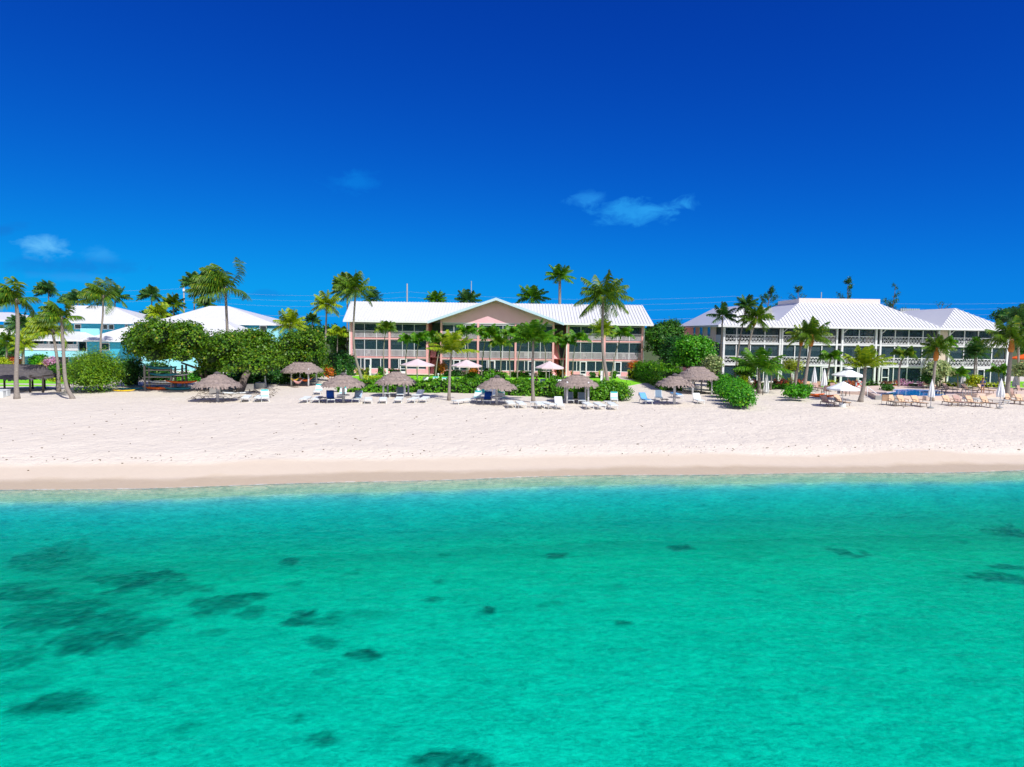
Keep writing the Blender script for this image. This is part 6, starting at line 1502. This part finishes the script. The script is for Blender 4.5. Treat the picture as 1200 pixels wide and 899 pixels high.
# hammocks
def hammock(label, u0, u1, v, vs_, D, mat):
    a = Vector((X(u0, D, 3), D, Z(v, D, u0))); b = Vector((X(u1, D, 3), D, Z(v, D, u1))); t = thing('hammock', label, 'hammock', tuple(a), 0, 'hammocks under the hut'); sag = (vs_ - v) * D / F_PX
    mb = MB(); n = 12; m = 5
    for i in range(n + 1):
        f = i / n; w = .1 + .5 * math.sin(math.pi * f); c = a.lerp(b, f); c.z -= sag * 4 * f * (1 - f)
        for k in range(m): q = k / (m - 1) * 2 - 1; mb.v.append((c.x, c.y + q * w, c.z + .22 * q * q * math.sin(math.pi * f)))
    for i in range(n):
        for k in range(m - 1): mb.f.append((i*m + k, (i+1)*m + k, (i+1)*m + k + 1, i*m + k + 1))
    o = mb.build('cloth', mat, t, True); s_ = o.modifiers.new('thickness', 'SOLIDIFY'); s_.thickness = .02
    MB().tube([a + Vector((-.25, 0, .15)), a + Vector((.1, 0, -.05))], .015, 5).build('rope', M['wood'], t); MB().tube([b + Vector((-.1, 0, -.05)), b + Vector((.25, 0, .15))], .015, 5).build('rope', M['wood'], t)
hammock('yellow orange hammock at the left inside the four post hut', 341, 350, 443, 447, 78.6, M['kyellow']); hammock('orange red hammock at the right inside the four post hut', 350, 366, 442.5, 447, 79.6, M['orange'])
hammock('red and white hammock between the two others under the hut', 344, 354, 445, 450, 77.6, paint('striped_pale_red', (.7, .35, .33), .8, .4, 6))
# life ring, pool rail, fence posts
g = Vector((X(1007, 72.0), 72.0, Z(450, 72.0, 1007))); t = thing('life_ring', 'white and red life ring hung on the bright palm trunk', 'life ring', tuple(g))
mb = MB(); n, m = 24, 8
for i in range(n):
    for k in range(m):
        A = 2 * math.pi * i / n; B = 2 * math.pi * k / m; rr = .29 + .09 * math.cos(B); mb.v.append((rr * math.cos(A), .09 * math.sin(B), rr * math.sin(A)))
for i in range(n):
    for k in range(m): mb.f.append((i*m + k, ((i+1) % n)*m + k, ((i+1) % n)*m + (k+1) % m, i*m + (k+1) % m))
mb.build('ring', M['kwhite'], t, True, True)
for k in range(4):
    A = math.pi / 4 + k * math.pi / 2; c = Vector((.29 * math.cos(A), 0, .29 * math.sin(A))); d = Vector((-math.sin(A), 0, math.cos(A))) * .05
    MB().tube([c - d, c + d], .096, 8).build('red_band', M['red'], t, local=True)
MB().box(-.12, .12, .08, .12, -.12, .12).build('backing_board', M['red'], t, local=True)
a = G(1017, 453); b = G(1027.5, 462, PD)
t = thing('handrail', 'white sloping handrail at the left end of the pool', 'handrail', (b.x, b.y, GZ))
MB().tube([Vector((X(1016, b.y, 3), b.y, Z(453, b.y, 1016))), Vector((X(1027.5, b.y, 2), b.y, PD + .05))], .05, 6).build('rail', M['white'], t, True)
MB().tube([Vector((X(1017, b.y, 3), b.y, GZ)), Vector((X(1017, b.y, 3), b.y, Z(454, b.y, 1016)))], .04, 6).build('post', M['white'], t, True)
g = G(1128, 463, PD); mb = MB()
for dx in (0, .6): mb.tube([(g.x + dx, g.y, PD - .1), (g.x + dx, g.y, PD + .5), (g.x + dx, g.y - .25, PD + .65), (g.x + dx, g.y - .5, PD + .45), (g.x + dx, g.y - .5, PD)], .025, 6)
mb.build('pool_ladder', M['grey_metal'], label='bright pool ladder rails at the right end of the pool deck', cat='ladder')
for (u, v, h, lb) in [(893.8, 463, 1.0, 'tall dark stake on the sand beside the low wide coconut palm'), (887, 461.5, .7, 'short dark stake left of the low wide coconut palm trunk')]:
    g = G(u, v); MB().tube([(g.x, g.y, GZ - .1), (g.x, g.y, GZ + h)], .05, 6).build('stake', M['post_dark'], label=lb, cat='stake')
# ------------------------------------------------------------------ people
def person(label, loc, rz, J, bones, cloth, hair_mat, z0=0):
    t = thing('person', label, 'person', loc, rz)
    def skin(name, names, edges, grow, mat, parent):
        idx = {n_: i for i, n_ in enumerate(names)}
        me = bpy.data.meshes.new(name); me.from_pydata([J[n_][0] for n_ in names], [(idx[a], idx[b]) for a, b in edges], [])
        o = bpy.data.objects.new(name, me); col.objects.link(o); o.parent = parent
        o.modifiers.new('skin', 'SKIN'); o.modifiers.new('smooth', 'SUBSURF').levels = 1; o.modifiers['smooth'].render_levels = 1
        for n_ in names:
            r_ = J[n_][1] + grow; me.skin_vertices[0].data[idx[n_]].radius = (r_, r_ * (.8 if n_ in ('chest', 'pelvis', 'belly') else 1))
        me.skin_vertices[0].data[0].use_root = True; me.materials.append(mat); return o
    body = skin('body', list(J), bones, 0, M['skin'], t)
    for (nm, names, mat) in cloth: skin(nm, names, [e for e in bones if e[0] in names and e[1] in names], .022, mat, body)
    h = Vector(J['head'][0]); hb = MB(); blob_core(hb, [(h.x, h.y + .02, h.z + .03, .115, .125, .13)], 1.0); hb.build('hair', hair_mat, body, True, True)
    return t
Js = {'pelvis': ((0, 0, .45), .13), 'belly': ((0, .03, .62), .12), 'chest': ((0, .05, .85), .14), 'neck': ((0, .03, 1.0), .055), 'head': ((0, .0, 1.13), .10), 'shl': ((-.17, .05, .93), .06), 'ell': ((-.24, -.08, .72), .045), 'hal': ((-.12, -.28, .62), .035), 'shr': ((.17, .05, .93), .06), 'elr': ((.24, -.08, .72), .045), 'har': ((.12, -.28, .62), .035),
      'hpl': ((-.1, -.02, .44), .09), 'knl': ((-.12, -.44, .48), .065), 'anl': ((-.12, -.50, .08), .045), 'tol': ((-.12, -.68, .04), .035), 'hpr': ((.1, -.02, .44), .09), 'knr': ((.12, -.44, .48), .065), 'anr': ((.12, -.50, .08), .045), 'tor': ((.12, -.68, .04), .035)}
BN = [('pelvis', 'belly'), ('belly', 'chest'), ('chest', 'neck'), ('neck', 'head'), ('chest', 'shl'), ('shl', 'ell'), ('ell', 'hal'), ('chest', 'shr'), ('shr', 'elr'), ('elr', 'har'), ('pelvis', 'hpl'), ('hpl', 'knl'), ('knl', 'anl'), ('anl', 'tol'), ('pelvis', 'hpr'), ('hpr', 'knr'), ('knr', 'anr'), ('anr', 'tor')]
g = G(629, 454); person('person in black with auburn hair sitting on a lawn lounger edge', (g.x, g.y + .4, GZ), R(25), Js, BN, [('shirt', ['belly', 'chest', 'shl', 'shr', 'ell', 'elr'], M['black_cloth']), ('trousers', ['pelvis', 'hpl', 'knl', 'hpr', 'knr'], M['black_cloth'])], M['hair'])
Jt = {'pelvis': ((0, 0, .88), .12), 'belly': ((0, -.01, 1.03), .115), 'chest': ((0, -.02, 1.25), .135), 'neck': ((0, -.03, 1.42), .055), 'head': ((0, -.05, 1.56), .10), 'shl': ((-.17, 0, 1.34), .06), 'ell': ((-.23, .02, 1.08), .045), 'hal': ((-.2, -.12, .86), .035), 'shr': ((.17, 0, 1.34), .06), 'elr': ((.24, -.05, 1.1), .045), 'har': ((.2, -.25, .95), .035),
      'hpl': ((-.09, 0, .84), .09), 'knl': ((-.1, -.03, .46), .065), 'anl': ((-.1, .02, .08), .045), 'tol': ((-.1, -.15, .04), .035), 'hpr': ((.09, 0, .84), .09), 'knr': ((.1, .02, .46), .065), 'anr': ((.12, .1, .08), .045), 'tor': ((.12, -.07, .04), .035)}
g = G(1152.5, 461, PD); person('person in blue top standing by the deck loungers', (g.x, g.y + .2, PD), R(-40), Jt, BN, [('shirt', ['belly', 'chest', 'shl', 'shr', 'ell', 'elr'], M['blue_cloth']), ('shorts', ['pelvis', 'hpl', 'hpr'], M['blue_cloth'])], M['hair'])
# ------------------------------------------------------------------ seaweed scraps and fallen leaves on the sand
rng = np.random.default_rng(3); mb = MB()
for k in range(300):
    if k < 150: x = rng.uniform(-34, 38); y = shoreY(x) + rng.normal(4.6, .5)
    elif k < 240: x = rng.uniform(-45, -5); y = shoreY(x) + rng.uniform(5, 20)
    else: x = rng.uniform(-45, 50); y = shoreY(x) + rng.uniform(4, 23)
    r_ = rng.uniform(.012, .042) * (1.5 if rng.random() < .12 else 1); e = y - shoreY(x); z = prof(e, x, y) + .03
    if e > 4: z += min(1, (e - 4) / 1.5) * (.05 * mnoise.noise(Vector((x * .9, y * .9, 0))) + .07 * mnoise.noise(Vector((x * .18, y * .25, 9))))
    blob_core(mb, [(x, y, z - .01, r_ * rng.uniform(.8, 2), r_, r_ * .5)], 1.0)
mb.build('seaweed_scraps', paint('dried_seaweed', (.17, .12, .08), .9, .4, 9), kind='stuff')
mb = MB()
for k in range(110):
    u = rng.uniform(228, 322); v = rng.uniform(456, 469); g = G(u, v); l_ = rng.uniform(.3, 1.1); a = rng.uniform(0, 6.28); mb.tube([g + Vector((0, 0, .05)), g + Vector((math.cos(a) * l_ * .5, math.sin(a) * l_ * .5, .2)), g + Vector((math.cos(a) * l_, math.sin(a) * l_, .06))], [.03, .025, .01], 4)
mb.build('fallen_branches', M['bark_dark'], kind='stuff')
